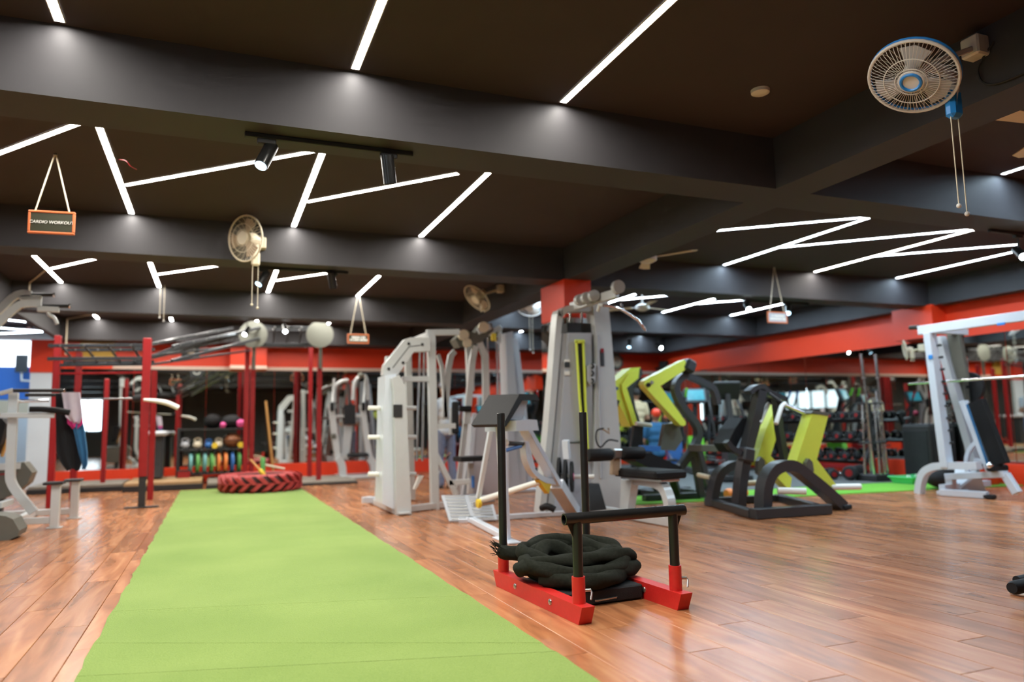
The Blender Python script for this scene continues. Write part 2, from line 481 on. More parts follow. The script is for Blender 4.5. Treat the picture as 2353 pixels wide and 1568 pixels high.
beam('ceiling_beam', -2.82, -2.73, YF, 16.62, 2.80)

# red free-standing column under the long beam: red above, mirror clad below
cx0, cx1, cy0, cy1 = 3.985, 4.36, 8.10, 8.80
col = struct('column', MB().box(((cx0+cx1)/2, (cy0+cy1)/2, 2.57), (cx1-cx0, cy1-cy0, 0.46)).box(((cx0+cx1)/2, (cy0+cy1)/2, 1.17), (cx1-cx0-0.02, cy1-cy0-0.02, 2.34)), 'red_paint')
struct('column_mirror_panel', MB().box(((cx0+cx1)/2, cy0-0.002, 1.32), (cx1-cx0-0.01, 0.012, 2.0), bev=0.003), 'mirror', col)
struct('column_mirror_panel', MB().box((cx0-0.002, (cy0+cy1)/2, 1.32), (0.012, cy1-cy0-0.01, 2.0), bev=0.003), 'mirror', col)

MT = 2.28    # mirror top
SK = 0.30    # skirting top
wall_back = struct('wall_back', MB().box(((XR-2.9)/2, YB+0.1, 1.61), (XR+2.9, 0.2, 3.24)), 'red_paint')
struct('baseboard_back', MB().box(((XR-2.9)/2, YB-0.02, 0.15), (XR+2.9, 0.04, 0.30), bev=0.006), 'red_paint')
struct('trim_1', MB().box(((XR-2.1)/2, YB-0.015, 2.32), (XR+2.1, 0.03, 0.075), bev=0.006), 'white_trim')
x = -2.86; k = 0
while x < XR-0.3:
    w = min(1.35, XR-0.02-x)
    struct('mirror_panel', MB().box((x+w/2, YB-0.006, (SK+MT)/2), (w-0.006, 0.012, MT-SK), bev=0.003), 'mirror', wall_back)
    x += w
struct('pillar_back', MB().box((0.645, 16.45, 2.57), (0.72, 0.34, 0.58)), 'red_paint')
struct('trim_2', MB().box((0.645, 16.275, 2.325), (0.73, 0.02, 0.075), bev=0.005), 'white_trim')
struct('trim_3', MB().box((-2.35, 16.59, 2.545), (0.9, 0.05, 0.52)), 'red_paint')

wall_right = struct('wall_right', MB().box((XR+0.1, (YF+YB)/2, 1.61), (0.2, YB-YF+0.4, 3.24)), 'red_paint')
struct('baseboard_right', MB().box((XR-0.02, (YF+YB)/2, 0.15), (0.04, YB-YF, 0.30), bev=0.006), 'red_paint')
y = 2.0
while y < YB-0.4:
    w = min(1.35, YB-0.03-y)
    struct('mirror_panel', MB().box((XR-0.006, y+w/2, (SK+MT-0.02)/2), (0.012, w-0.006, MT-SK-0.02), bev=0.003), 'mirror', wall_right)
    y += w
struct('pillar_right', MB().box((XR-0.16, 8.70, 2.55), (0.32, 0.75, 0.52)), 'red_paint')

# left and front walls with window openings (daylight), the alcove at the far left
def wall_with_opening(name, axis, pos, a0, a1, o0, o1, z0, z1, material):
    mb = MB()
    def seg(u0, u1, w0, w1):
        if u1-u0 < 1e-4: return
        if axis == 'x': mb.box((pos, (u0+u1)/2, (w0+w1)/2), (0.2, u1-u0, w1-w0))
        else: mb.box(((u0+u1)/2, pos, (w0+w1)/2), (u1-u0, 0.2, w1-w0))
    seg(a0, o0, 0, 3.23); seg(o1, a1, 0, 3.23); seg(o0, o1, 0, z0); seg(o0, o1, z1, 3.23)
    return struct(name, mb, material)
wall_with_opening('wall_left', 'x', XL-0.1, YF-0.2, 20.7, 1.2, 5.2, 1.55, 2.55, 'wall_grey')
wall_with_opening('wall_front', 'y', YF-0.1, XL-0.2, XR+0.2, -5.8, -4.6, 1.1, 2.6, 'wall_grey')
def window(name, axis, pos, o0, o1, z0, z1, nn):
    fr = MB(); t = 0.06
    def b(u0, u1, w0, w1, d=0.10):
        if axis == 'x': fr.box((pos, (u0+u1)/2, (w0+w1)/2), (d, u1-u0, w1-w0), bev=0.004)
        else: fr.box(((u0+u1)/2, pos, (w0+w1)/2), (u1-u0, d, w1-w0), bev=0.004)
    b(o0, o1, z0, z0+t); b(o0, o1, z1-t, z1)
    for i in range(nn+1):
        u = o0+(o1-o0-t)*i/nn; b(u, u+t, z0, z1)
    return struct(name, fr, 'black_matte')
window('window_1', 'x', XL-0.05, 1.2, 5.2, 1.55, 2.55, 4)
window('window_3', 'y', YF-0.05, -5.8, -4.6, 1.1, 2.6, 2)
# alcove
AY = 20.0
wall_alcove = struct('wall_alcove_back', MB().box(((XL-2.7)/2, AY+0.1, 1.6), (-2.7-XL+0.4, 0.2, 3.24)), 'wall_white')
struct('wall_alcove_side', MB().box((-2.8, (YB+AY)/2+0.15, 1.6), (0.2, AY-YB+0.3, 3.24)), 'wall_white')
struct('trim_4', MB().box((-4.6, AY-0.012, 2.20), (2.2, 0.024, 0.75), bev=0.004), 'wall_blue', None)
struct('trim_5', MB().box((-4.6, AY-0.012, 1.62), (2.2, 0.024, 0.36), bev=0.004), 'cream', None)
struct('window_2', MB().box((-4.6, AY-0.02, 2.88), (2.2, 0.03, 0.60), bev=0.004), 'window_glow')
# wall end column of the alcove: red above, pale panel below
struct('pillar_left', MB().box((-3.065, 16.68, 2.52), (0.47, 0.30, 0.63)), 'red_paint')
struct('column_left', MB().box((-3.065, 16.69, 1.10), (0.45, 0.28, 2.20)), 'wall_white')

# ------------------------------------------------------------------ LED strips on the ceiling
def led(p, q, label, group, cool=False):
    p, q = V((p[0], p[1], 0)), V((q[0], q[1], 0)); c = (p+q)/2
    t = thing('led_strip_light', (c.x, c.y, CEIL-0.008), label, 'ceiling light', group)
    d = (q-p).normalized(); sd = V((-d.y, d.x, 0))
    hs = MB(); zz = V((0, 0, CEIL-0.0045))
    for k in (-1, 1): hs.bar(p+sd*k*0.0265+zz, q+sd*k*0.0265+zz, 0.005, 0.007, bev=0)
    for e, k in ((p, 1), (q, -1)): hs.bar(e-sd*0.024+d*k*0.0025+zz, e+sd*0.024+d*k*0.0025+zz, 0.005, 0.007, bev=0)
    hs.build('housing', 'fan_white', t)
    zz = V((0, 0, CEIL-0.003)); e = d*0.005
    MB().add([p+e+sd*0.024+zz, q-e+sd*0.024+zz, q-e-sd*0.024+zz, p+e-sd*0.024+zz], [(0, 1, 2, 3)]).build('diffuser', 'led_cool' if cool else 'led_warm', t)
XS = [-2.11, -0.82, 0.755, 2.175]
ORD = ['leftmost', 'second', 'third', 'rightmost']
BAYS = [(-2.3, 0.48, 'behind the camera'), (1.95, 4.36, 'above the near floor'), (5.76, 8.14, 'between the first and second beams'), (9.65, 12.24, 'between the second and third beams'), (13.6, 15.96, 'before the rear wall beam')]
for bi, (y0, y1, where) in enumerate(BAYS):
    if bi == 0: continue
    ym = y1-0.98 if bi != 2 else 7.2
    for i, x in enumerate(XS):
        if bi == 2 and i == 0: continue
        led((x, y0), (x, y1), f'{ORD[i]} straight warm LED strip {where}, ending at the beam', 'straight LED strips on the left ceiling')
    for i in range(3):
        if bi == 2 and i == 0: continue
        e = (XS[i+1]-0.02, y0+0.02) if not (bi == 2 and i == 2) else (1.93, 5.95)
        led((XS[i]+0.03, ym), e, f'{["left","middle","right"][i]} slanting warm LED strip {where}', 'slanting LED strips on the left ceiling')
    if bi in (1, 3, 4): pass
led((-1.95, 7.08), (-0.90, 5.76), 'slanting LED strip at left edge above the cardio sign', 'slanting LED strips on the left ceiling')
XS2 = [5.0, 6.65, 8.30, 9.97]
for bi, (y0, y1, where) in enumerate(((2.0, 4.38, 'over the right near floor'), (5.85, 8.38, 'over the yellow machines'), (9.75, 12.45, 'beyond the second right beam'), (14.3, 15.96, 'at the far right corner'))):
    for i, x in enumerate(XS2):
        if i == 0 and bi != 2: continue
        led((x, y0 if not (bi == 1 and i == 3) else 6.45), (x, y1), f'{["far left","left","middle","right"][i]} straight cool LED strip {where}', 'straight LED strips on the right ceiling', not (bi == 1 and i == 2))
    if bi < 3:
        ym = y1-1.1
        for i in range(3):
            s_ = (XS2[i]+0.03, ym)
            if i == 0 and bi == 1: s_ = (5.35, 6.85)
            if i == 0 and bi == 0: continue
            led(s_, (XS2[i+1]-0.03 if not (bi == 1 and i == 2) else 9.6, y0+0.0 if not (bi == 1 and i == 2) else 6.2), f'{["left","middle","right"][i]} slanting cool LED strip {where}', 'slanting LED strips on the right ceiling', True)
for i, (a, b) in enumerate((((3, 737), (72, 744)), ((-60, 752), (110, 765)), ((-60, 772), (105, 765)))):
    p, q = F(a[0], a[1], 3.18), F(b[0], b[1], 3.18)
    led((p.x, p.y), (q.x, q.y), f'{["upper","middle","lower"][i]} cool LED strip of the bright far left alcove', 'LED strips in the alcove', True)
for y0 in (1.95, 5.8, 9.7, 13.6):
    led((-4.6, y0), (-4.6, y0+2.4), f'{dict(zip((1.95,5.8,9.7,13.6),("nearest","second","third","farthest")))[y0]} LED strip beyond the left long beam', 'LED strips left of the long beam', True)

# ------------------------------------------------------------------ ceiling fixtures
def track_light(p, q, heads, label):
    c = (V(p)+V(q))/2
    rz = V(p).z; t = thing('track_light', (c.x, c.y, rz-0.02), label, 'track light')
    MB().bar(p, q, 0.035, 0.03).build('rail', 'black_matte', t)
    for (pos, d, glow) in heads:
        pos, d = V(pos), V(d).normalized()
        h = MB().cyl(pos-d*0.09, pos+d*0.09, 0.042, n=20).build('spot_head', 'black_paint', t)
        MB().cyl(pos+d*0.088, pos+d*0.094, 0.036, n=20).build('lens', glow, h)
        top = V((pos.x, pos.y, rz-0.018))
        MB().box(top+V((0,0,-0.012)), (0.11, 0.035, 0.03), bev=0.004).cyl(top, pos-d*0.03, 0.008, n=8).build('bracket', 'black_matte', t)
RS = SOF-0.016
track_light((0.13, 4.57, RS), (1.17, 4.57, RS), [(A(612, 358, 4.57), (-0.35, -0.35, -0.85), 'spot_soft'), (A(893, 390, 4.57), (0.16, 0.20, -0.96), 'black_matte')], 'black track rail with two spot heads under the first beam')
track_light((0.37, 8.42, RS), (1.39, 8.42, RS), [(A(604, 640, 8.42), (-0.5, -0.3, -0.8), 'spot_soft'), (A(763, 645, 8.42), (0.2, 0.25, -0.95), 'black_matte')], 'black track rail with two spot heads under the second beam')
track_light((0.2, 13.4, CEIL-0.015), (1.75, 13.4, CEIL-0.015), [(A(562, 772, 13.4)+V((0.03, 0, 0.08)), (-0.35, -0.6, -0.7), 'spot_glow'), (A(654, 766, 13.4)+V((0, 0, 0.08)), (0.05, -0.75, -0.65), 'spot_glow')], 'track rail with two lit spots near the round targets')
track_light((7.3, 8.74, RS), (8.5, 8.74, RS), [(A(1717, 704, 8.74), (-0.3, -0.7, -0.6), 'spot_glow'), (A(1811, 712, 8.74), (-0.5, -0.5, -0.7), 'spot_soft')], 'track rail with two spots beside the hanging grey sign')
track_light((7.6, 12.8, RS), (9.0, 12.8, RS), [(A(1446, 790, 12.8), (-0.35, -0.4, -0.85), 'spot_soft'), (A(1514, 797, 12.8), (0.0, -0.9, -0.4), 'spot_glow')], 'track rail with two spots near the rear right corner')
track_light((6.9, 4.72, RS), (8.1, 4.72, RS), [(A(2343, 582, 4.72), (-0.5, -0.7, -0.6), 'spot_glow')], 'track spot lit brightly at the right picture edge')
track_light((-4.1, 17.4, CEIL-0.015), (-3.2, 17.4, CEIL-0.015), [(A(66, 750, 17.4), (0.2, -0.8, -0.5), 'fan_white')], 'white spot beside the alcove LED strips')
tag(MB().loft([((3.35, 3.75, CEIL), 0.062), ((3.35, 3.75, CEIL-0.022), 0.060), ((3.35, 3.75, CEIL-0.030), 0.045)], 24).build('smoke_detector', 'fan_white'), 'round white smoke detector on the near dark ceiling', 'smoke detector')

def font_mesh(txt, size, material, parent, M4):
    cu = bpy.data.curves.new('lettering', 'FONT'); cu.body = txt; cu.size = size; cu.align_x = 'CENTER'; cu.align_y = 'CENTER'; cu.extrude = 0.002
    cu.space_line = 0.85; cu.shear = 0.2
    tmp = bpy.data.objects.new('tmp_text', cu); COL.objects.link(tmp)
    dg = bpy.context.evaluated_depsgraph_get()
    me = bpy.data.meshes.new_from_object(tmp.evaluated_get(dg)); me.name = 'lettering'
    bpy.data.objects.remove(tmp); bpy.data.curves.remove(cu)
    me.transform(M4); me.materials.clear(); me.materials.append(MATS[material])
    o = bpy.data.objects.new('lettering', me); COL.objects.link(o); o.parent = parent
    return o
def hanging_sign(c, w, h, rz, hang_z, lines, label, bold=False, frame='sign_orange', board='sign_dark'):
    c = V(c); R = Matrix.Rotation(rz, 3, 'Z'); base = c-V((0, 0, h/2))
    t = thing('hanging_sign', base, label, 'sign', 'hanging workout area signs')
    P = lambda x, y, z: c+R@V((x, y, z))
    MB().box(c, (w-0.02, 0.012, h-0.02), R).build('board', board, t)
    fr = MB(); b = 0.018
    for s in (-1, 1):
        fr.box(P(0, 0, s*(h-b)/2), (w, 0.024, b), R, 0.004); fr.box(P(s*(w-b)/2, 0, 0), (b, 0.024, h-2*b), R, 0.004)
    fr.build('frame', frame, t)
    top = V((c.x, c.y, hang_z))
    for s in (-1, 1):
        MB().pipe([P(s*w*0.36, 0, h/2), top+V((s*0.006, 0, 0))], 0.006, 6).build('cord', 'cream', t)
    MB().cyl(top, top+V((0, 0, 0.012)), 0.015, n=10).build('hook', 'steel', t)
    M4 = Matrix.Translation(c-base+R@V((0, -0.0085, 0)))@R.to_4x4()@Matrix.Rotation(math.pi/2, 4, 'X')
    if lines: font_mesh(lines[0], lines[1], 'sign_white', t, M4)
    else:                                              # two rows of pale lettering too small to read
        lt = MB(); rr = random.Random(int(w*1000)+int(c.x*10))
        for z, wd in ((0.022, 0.60), (-0.020, 0.76)):
            x = -w*wd/2
            while x < w*wd/2:
                cw = rr.uniform(0.010, 0.020); lt.box(P(x+cw/2, -0.008, z), (cw, 0.004, 0.030), R); x += cw+(0.004 if rr.random() > 0.15 else 0.014)
        o = lt.build('lettering', 'sign_white', t); o['kind'] = 'stuff'
hanging_sign(A(119, 512, 6.55), 0.325, 0.185, math.radians(-6), CEIL-0.012, ('CARDIO WORKOUT', 0.033), 'black sign reading CARDIO WORKOUT in orange frame on white cords')
hanging_sign(A(823, 779, 11.9), 0.345, 0.155, 0, 3.19, None, 'small dark sign in red frame hanging before the rear red wall')
hanging_sign(A(1786, 730, 8.28), 0.355, 0.165, 0, 3.19, None, 'grey hanging sign with pale lettering over the right hand area', frame='sign_orange', board='panel_grey')

def wall_fan(center, facing, R_, mount, label, body='fan_white', accent=None, blades='fan_dust', drop=0.22, cords=0.55, off=(0, 0, 0)):
    c = V(center); f = V(facing).normalized(); mount = V(mount)
    side = f.cross(Z_).normalized(); up = side.cross(f)
    t = thing('wall_fan', (c.x, c.y, c.z-R_), label, 'fan', 'wall fans on the beams')
    g = MB(); nw = 64 if R_ < 0.22 else 44
    prof_f = [(0.22, 0.085), (0.6, 0.075), (0.9, 0.035), (1.0, 0.0)]
    prof_b = [(1.0, 0.0), (0.85, -0.06), (0.35, -0.085)]
    for i in range(nw):
        a = 2*math.pi*i/nw; e = side*math.cos(a)+up*math.sin(a)
        g.pipe([c+e*(R_*r)+f*(z*R_*2.2) for r, z in prof_f], 0.0016, 3, cap=False)
        if i % 2 == 0: g.pipe([c+e*(R_*r)+f*(z*R_*2.2) for r, z in prof_b], 0.0018, 3, cap=False)
    for r, z in ((0.62, 0.073), (0.36, 0.083)): g.torus(c+f*(z*R_*2.2), R_*r, 0.003, f, 36, 4)
    g.build('cage', body, t)
    MB().torus(c, R_, 0.009, f, 40, 8).build('rim', body, t)
    if accent: MB().torus(c-f*0.02, R_*1.005, 0.008, f, 40, 8).build('back_rim', accent, t)
    hub = MB().loft([(c+f*(R_*0.17), R_*0.31), (c+f*(R_*0.20), R_*0.29)], 24).build('hub_badge', body, t)
    if accent: MB().torus(c+f*(R_*0.205), R_*0.22, R_*0.04, f, 28, 6).build('badge_ring', accent, hub)
    for k in range(3):
        b = MB(); pts = []
        for (r, a, z) in ((0.15, -0.45, -0.02), (0.5, -0.5, -0.03), (0.86, -0.42, -0.02), (0.90, 0.0, 0.03), (0.84, 0.45, 0.06), (0.5, 0.35, 0.05), (0.15, 0.5, 0.03)):
            aa = a+2*math.pi*k/3; pts.append(c+(side*math.cos(aa)+up*math.sin(aa))*(R_*r)+f*(z*R_))
        b.plate(pts, f*0.004).build('blade', blades, t)
    MB().loft([(c-f*(R_*0.10), R_*0.26), (c-f*(R_*0.45), R_*0.30), (c-f*(R_*0.75), R_*0.16)], 18).build('motor', body, t)
    j = c-f*(R_*0.6)-Z_*(R_*0.35)+V(off)
    stem = MB().pipe(smooth([c-f*(R_*0.6), j, j-Z_*drop+f*0.02], 6), 0.028, 10).build('stem', body, t)
    sw = j-Z_*drop
    MB().box(sw, (0.085, 0.06, 0.15), bev=0.018).build('switch_box', accent or body, t)
    MB().bar(mount, c-f*(R_*0.6)-Z_*0.03, 0.03, 0.03).build('arm', body, t)
    MB().box(mount, (0.10, 0.11, 0.12), bev=0.01).build('wall_bracket', body, t)
    for s, l in ((-1, cords), (1, cords*1.08)):
        q = sw+V((s*0.028, 0, -0.07))
        MB().pipe([q, q-Z_*l], 0.003, 5).build('pull_cord', 'cream', t)
        MB().ball(q-Z_*(l+0.012), 0.013, n=10, m_=6).build('cord_bead', body, t)
wall_fan(A(2098, 178, 2.62), V((-0.585, -0.113, -0.80)), 0.215, AX(2240, 110, 3.99), 'large white and blue wall fan with pull cords at upper right', accent='fan_blue', blades='panel_grey', drop=0.16, cords=0.47, off=C_R*0.16)
wall_fan(A(564, 548, 7.86), V((-0.72, -0.62, -0.10)), 0.235, A(600, 560, 8.12), 'cream wall fan with long pull cords on the second beam', body='cream', drop=0.12, cords=0.40)
wall_fan(AX(1096, 686, 3.60), V((-0.74, -0.18, -0.70)), 0.235, AX(1150, 664, 3.98), 'dusty wall fan tilted down on the long beam near red column', body='cream', drop=0.10, cords=0.02)
wall_fan(A(377, 622, 12.02), V((0.10, -0.35, -0.93)), 0.22, A(378, 625, 12.22), 'wall fan tilted flat behind a straight LED strip on third beam', body='fan_white', drop=0.05, cords=0.62)
wall_fan(AX(2080, 805, 10.50), V((-0.70, 0.71, -0.10)), 0.16, AX(2120, 800, 10.60), 'cream wall fan on the red pillar of the right wall', body='cream', drop=0.03, cords=0.02)
wall_fan(A(1218, 706, 11.2), V((-0.3, -0.5, -0.8)), 0.22, A(1232, 700, 11.5), 'pale wall fan half hidden left of the red column', body='fan_white', drop=0.04, cords=0.62)

def ceiling_fan(c, rot, label):
    c = V(c); t = thing('ceiling_fan', (c.x, c.y, c.z-0.06), label, 'fan', 'ceiling fans')
    MB().loft([(c+Z_*0.05, 0.06), (c+Z_*0.02, 0.11), (c-Z_*0.03, 0.11), (c-Z_*0.06, 0.05)], 22).build('motor', 'fan_white', t)
    MB().cyl(c+Z_*0.04, V((c.x, c.y, CEIL-0.01)), 0.014, n=10).loft([(V((c.x, c.y, CEIL)), 0.06), (V((c.x, c.y, CEIL-0.06)), 0.02)], 16).build('rod', 'fan_white', t)
    for k in range(3):
        a = rot+2*math.pi*k/3; e = V((math.cos(a), math.sin(a), 0)); s = V((-e.y, e.x, 0.12))
        MB().plate([c+e*0.17-s*0.045, c+e*0.58-s*0.075, c+e*0.62, c+e*0.58+s*0.06, c+e*0.17+s*0.045], Z_*0.006).build('blade', 'cream', t)
        MB().bar(c+e*0.09, c+e*0.22, 0.03, 0.008).build('blade_iron', 'fan_white', t)
ceiling_fan((4.66, 7.25, 2.92), math.radians(-58), 'ceiling fan showing one cream blade beside the long beam')
ceiling_fan((5.15, 2.95, 2.90), math.radians(178), 'ceiling fan blade poking in below the large blue fan')
ceiling_fan((6.30, 10.0, 2.84), math.radians(15), 'white ceiling fan above the lat pulldown bar')

# conduits, loose wires and small ceiling fittings
tag(MB().pipe([V((-2.5, 12.24, 2.82)), V((-2.5, 12.24, 3.18)), V((-2.1, 11.2, 3.19))], 0.010, 8).build('conduit_pipe', 'cream'), 'thin beige conduit running down the third beam at left', 'conduit')
tag(MB().pipe([V((-2.62, 15.95, 2.5)), V((-2.62, 15.95, 3.18)), V((-2.1, 15.3, 3.19))], 0.012, 8).build('conduit_pipe', 'cream'), 'thin beige conduit above the red rig corner post', 'conduit')
tag(MB().pipe(smooth([F(272, 366, 3.205), F(290, 370, 3.17), F(300, 382, 3.13), F(314, 390, 3.12)], 6), 0.004, 6).build('loose_wire', 'rig_red'), 'short loose red wire dangling beside the LED strip', 'wire')
tag(MB().pipe(smooth([(4.02, 2.62, 3.10), (4.015, 2.72, 2.98), (4.015, 2.66, 2.86), (4.015, 2.4, 2.84), (4.015, 1.9, 2.84)], 6), 0.006, 6).build('fan_cable', 'black_matte'), 'black cable leading from the blue fan along the beam', 'cable')
tag(MB().plate([A(217, 597, 11.2), A(231, 597, 11.2), A(229, 614, 11.2)], (0.02, 0.04, 0)).build('air_freshener', 'fan_white'), 'small white wedge fitting hanging from the ceiling', 'fitting')

# ------------------------------------------------------------------ turf runway
def turf_runway():
    t = thing('turf_runway', (0.46, 7.0, 0), 'long bright green turf runway down the wood floor', 'turf')
    cuts = [1.2, None, None, None, 14.0]
    # seam lines as (y at left edge, y at right edge)
    seams = [(1.2, 1.2), (3.61, 3.06), (4.13, 3.20), (4.79, 4.26), (9.2, 9.1), (14.0, 14.0)]
    xl, xr = -0.50, 1.415
    rnd = random.Random(3)
    for i in range(len(seams)-1):
        (a0, a1), (b0, b1) = seams[i], seams[i+1]; mb = MB(); nx = 24; ny = max(4, int((b0-a0)/0.12)); g = 0.0017
        vs = []; fs = []
        for j in range(ny+1):
            for k in range(nx+1):
                u = k/nx; ya = a0+(a1-a0)*u+g; yb = b0+(b1-b0)*u-g
                x = xl+(xr-xl)*u; yy = ya+(yb-ya)*j/ny
                e = 0.006*math.sin(yy*9.1)+0.004*math.sin(yy*23.7)
                if k == 0: x += e
                if k == nx: x += 0.7*e
                edge = j in (0, ny)
                z = 0.012+0.0015*math.sin(yy*3.1+x*2)+(0.003 if edge else 0)
                vs.append((x, yy, z))
        n = len(vs); W = nx+1
        for j in range(ny):
            for k in range(nx): fs.append((j*W+k, j*W+k+1, (j+1)*W+k+1, (j+1)*W+k))
        mb.add(vs, fs, True)
        ring = [k for k in range(nx+1)]+[(j)*W+nx for j in range(1, ny+1)]+[ny*W+k for k in range(nx-1, -1, -1)]+[j*W for j in range(ny-1, 0, -1)]
        low = [(vs[r][0], vs[r][1], 0.001) for r in ring]; m_ = len(ring)
        mb.add([vs[r] for r in ring]+low, [(q, (q+1) % m_, (q+1) % m_+m_, q+m_) for q in range(m_)])
        mb.build('turf_section', 'turf', t)
turf_runway()
def mat_slab(name, pts, h, material, label, cat):
    mb = MB(); mb.plate([V((p[0], p[1], h/2+0.001)) for p in pts], (0, 0, h)); return tag(mb.build(name, material), label, cat)
mat_slab('green_mat', [(4.85, 8.05), (9.05, 7.55), (10.88, 7.30), (10.88, 8.35), (9.6, 8.65), (4.9, 8.95)], 0.010, 'turf_bright', 'green turf mat under the yellow machines and smith machine', 'mat')
mat_slab('rubber_mat', [(5.4, 9.0), (9.7, 8.70), (10.85, 8.42), (10.85, 15.9), (5.4, 15.9)], 0.008, 'mat_grey', 'grey rubber floor mat before the dumbbell rack', 'mat')

# ------------------------------------------------------------------ push sled with rope
def sled():
    o = V((1.757, 3.50, 0)); th = math.radians(2.6); R = Matrix.Rotation(th, 3, 'Z')
    P = lambda x, y, z: o+R@V((x, y, z))
    t = thing('push_sled', P(0.30, 0.48, 0), 'red and black push sled standing on the wood floor', 'sled')
    up = R@Y_; sd = R@X_
    CW = 0.606; LEN = 0.955
    for i, x in enumerate((0, CW)):
        mb = MB()
        prof = [(-0.055, 0.0), (0.99, 0.0), (1.035, 0.092), (-0.095, 0.092)]
        mb.plate([P(x, y, z+0.0005) for y, z in prof], sd*0.075)
        rn = mb.build('runner', 'sled_red', t)
        for yy in (0.25, 0.70):
            MB().loft([(P(x-0.037, yy, 0.052), 0.017), (P(x-0.043, yy, 0.052), 0.015), (P(x-0.047, yy, 0.052), 0.008)], 14).build('bolt', 'steel', rn)
        for j, yy in enumerate((0.0, LEN)):
            so = MB().loft([(P(x, yy, 0.090), 0.0345), (P(x, yy, 0.225), 0.0345)], 22)
            so.build('socket', 'sled_red', t)
            if j == 0:
                b = MB().cyl(P(x+0.028, yy-0.01, 0.155), P(x+0.058, yy-0.022, 0.155), 0.008, n=10).pipe([P(x+0.056, yy-0.02, 0.158), P(x+0.060, yy-0.03, 0.145), P(x+0.045, yy-0.045, 0.112)], 0.005, 8)
                b.build('pin', 'steel', t)
                MB().loft([(P(x, yy, 0.20), 0.0265), (P(x, yy, 0.512), 0.0265)], 22, False).build('handle_post', 'black_paint', t)
                s_ = -1 if x == 0 else 1
                MB().plate([P(x+s_*0.02, yy, 0.50), P(x+s_*0.062, yy, 0.505), P(x+s_*0.025, yy, 0.42)], up*0.008).build('gusset', 'black_paint', t)
            else:
                MB().loft([(P(x, yy, 0.20), 0.0255), (P(x, yy, 1.08), 0.0255), (P(x, yy, 1.083), 0.022)], 22).build('push_post', 'black_paint', t)
                MB().torus(P(x, yy, 0.232), 0.028, 0.004, Z_, 20, 6).build('collar', 'steel', t)
    hb = MB(); p, q = P(-0.075, 0, 0.517), P(CW+0.075, 0, 0.517); d = (q-p).normalized()
    hb.loft([(p, 0.030), (q, 0.030)], 24, False).loft([(p, 0.023), (q, 0.023)], 20, False)
    for e in (p, q):
        n = 24; a = Z_; b = d.cross(a)
        ro = [e+(a*math.cos(2*math.pi*i/n)+b*math.sin(2*math.pi*i/n))*0.030 for i in range(n)]
        ri = [e+(a*math.cos(2*math.pi*i/n)+b*math.sin(2*math.pi*i/n))*0.023 for i in range(n)]
        hb.add(ro+ri, [(i, (i+1) % n, (i+1) % n+n, i+n) for i in range(n)])
    hb.build('handle_bar', 'black_paint', t)
    MB().box(P(CW/2, 0.50, 0.045), (CW-0.09, 0.50, 0.078), R, 0.008).build('weight_tray', 'rubber', t)
    MB().pipe([P(0.24, 0.245, 0.028), P(0.25, 0.232, 0.030), P(0.37, 0.232, 0.034), P(0.38, 0.245, 0.034)], 0.006, 6).build('tray_handle', 'steel', t)
    return P
SP = sled()
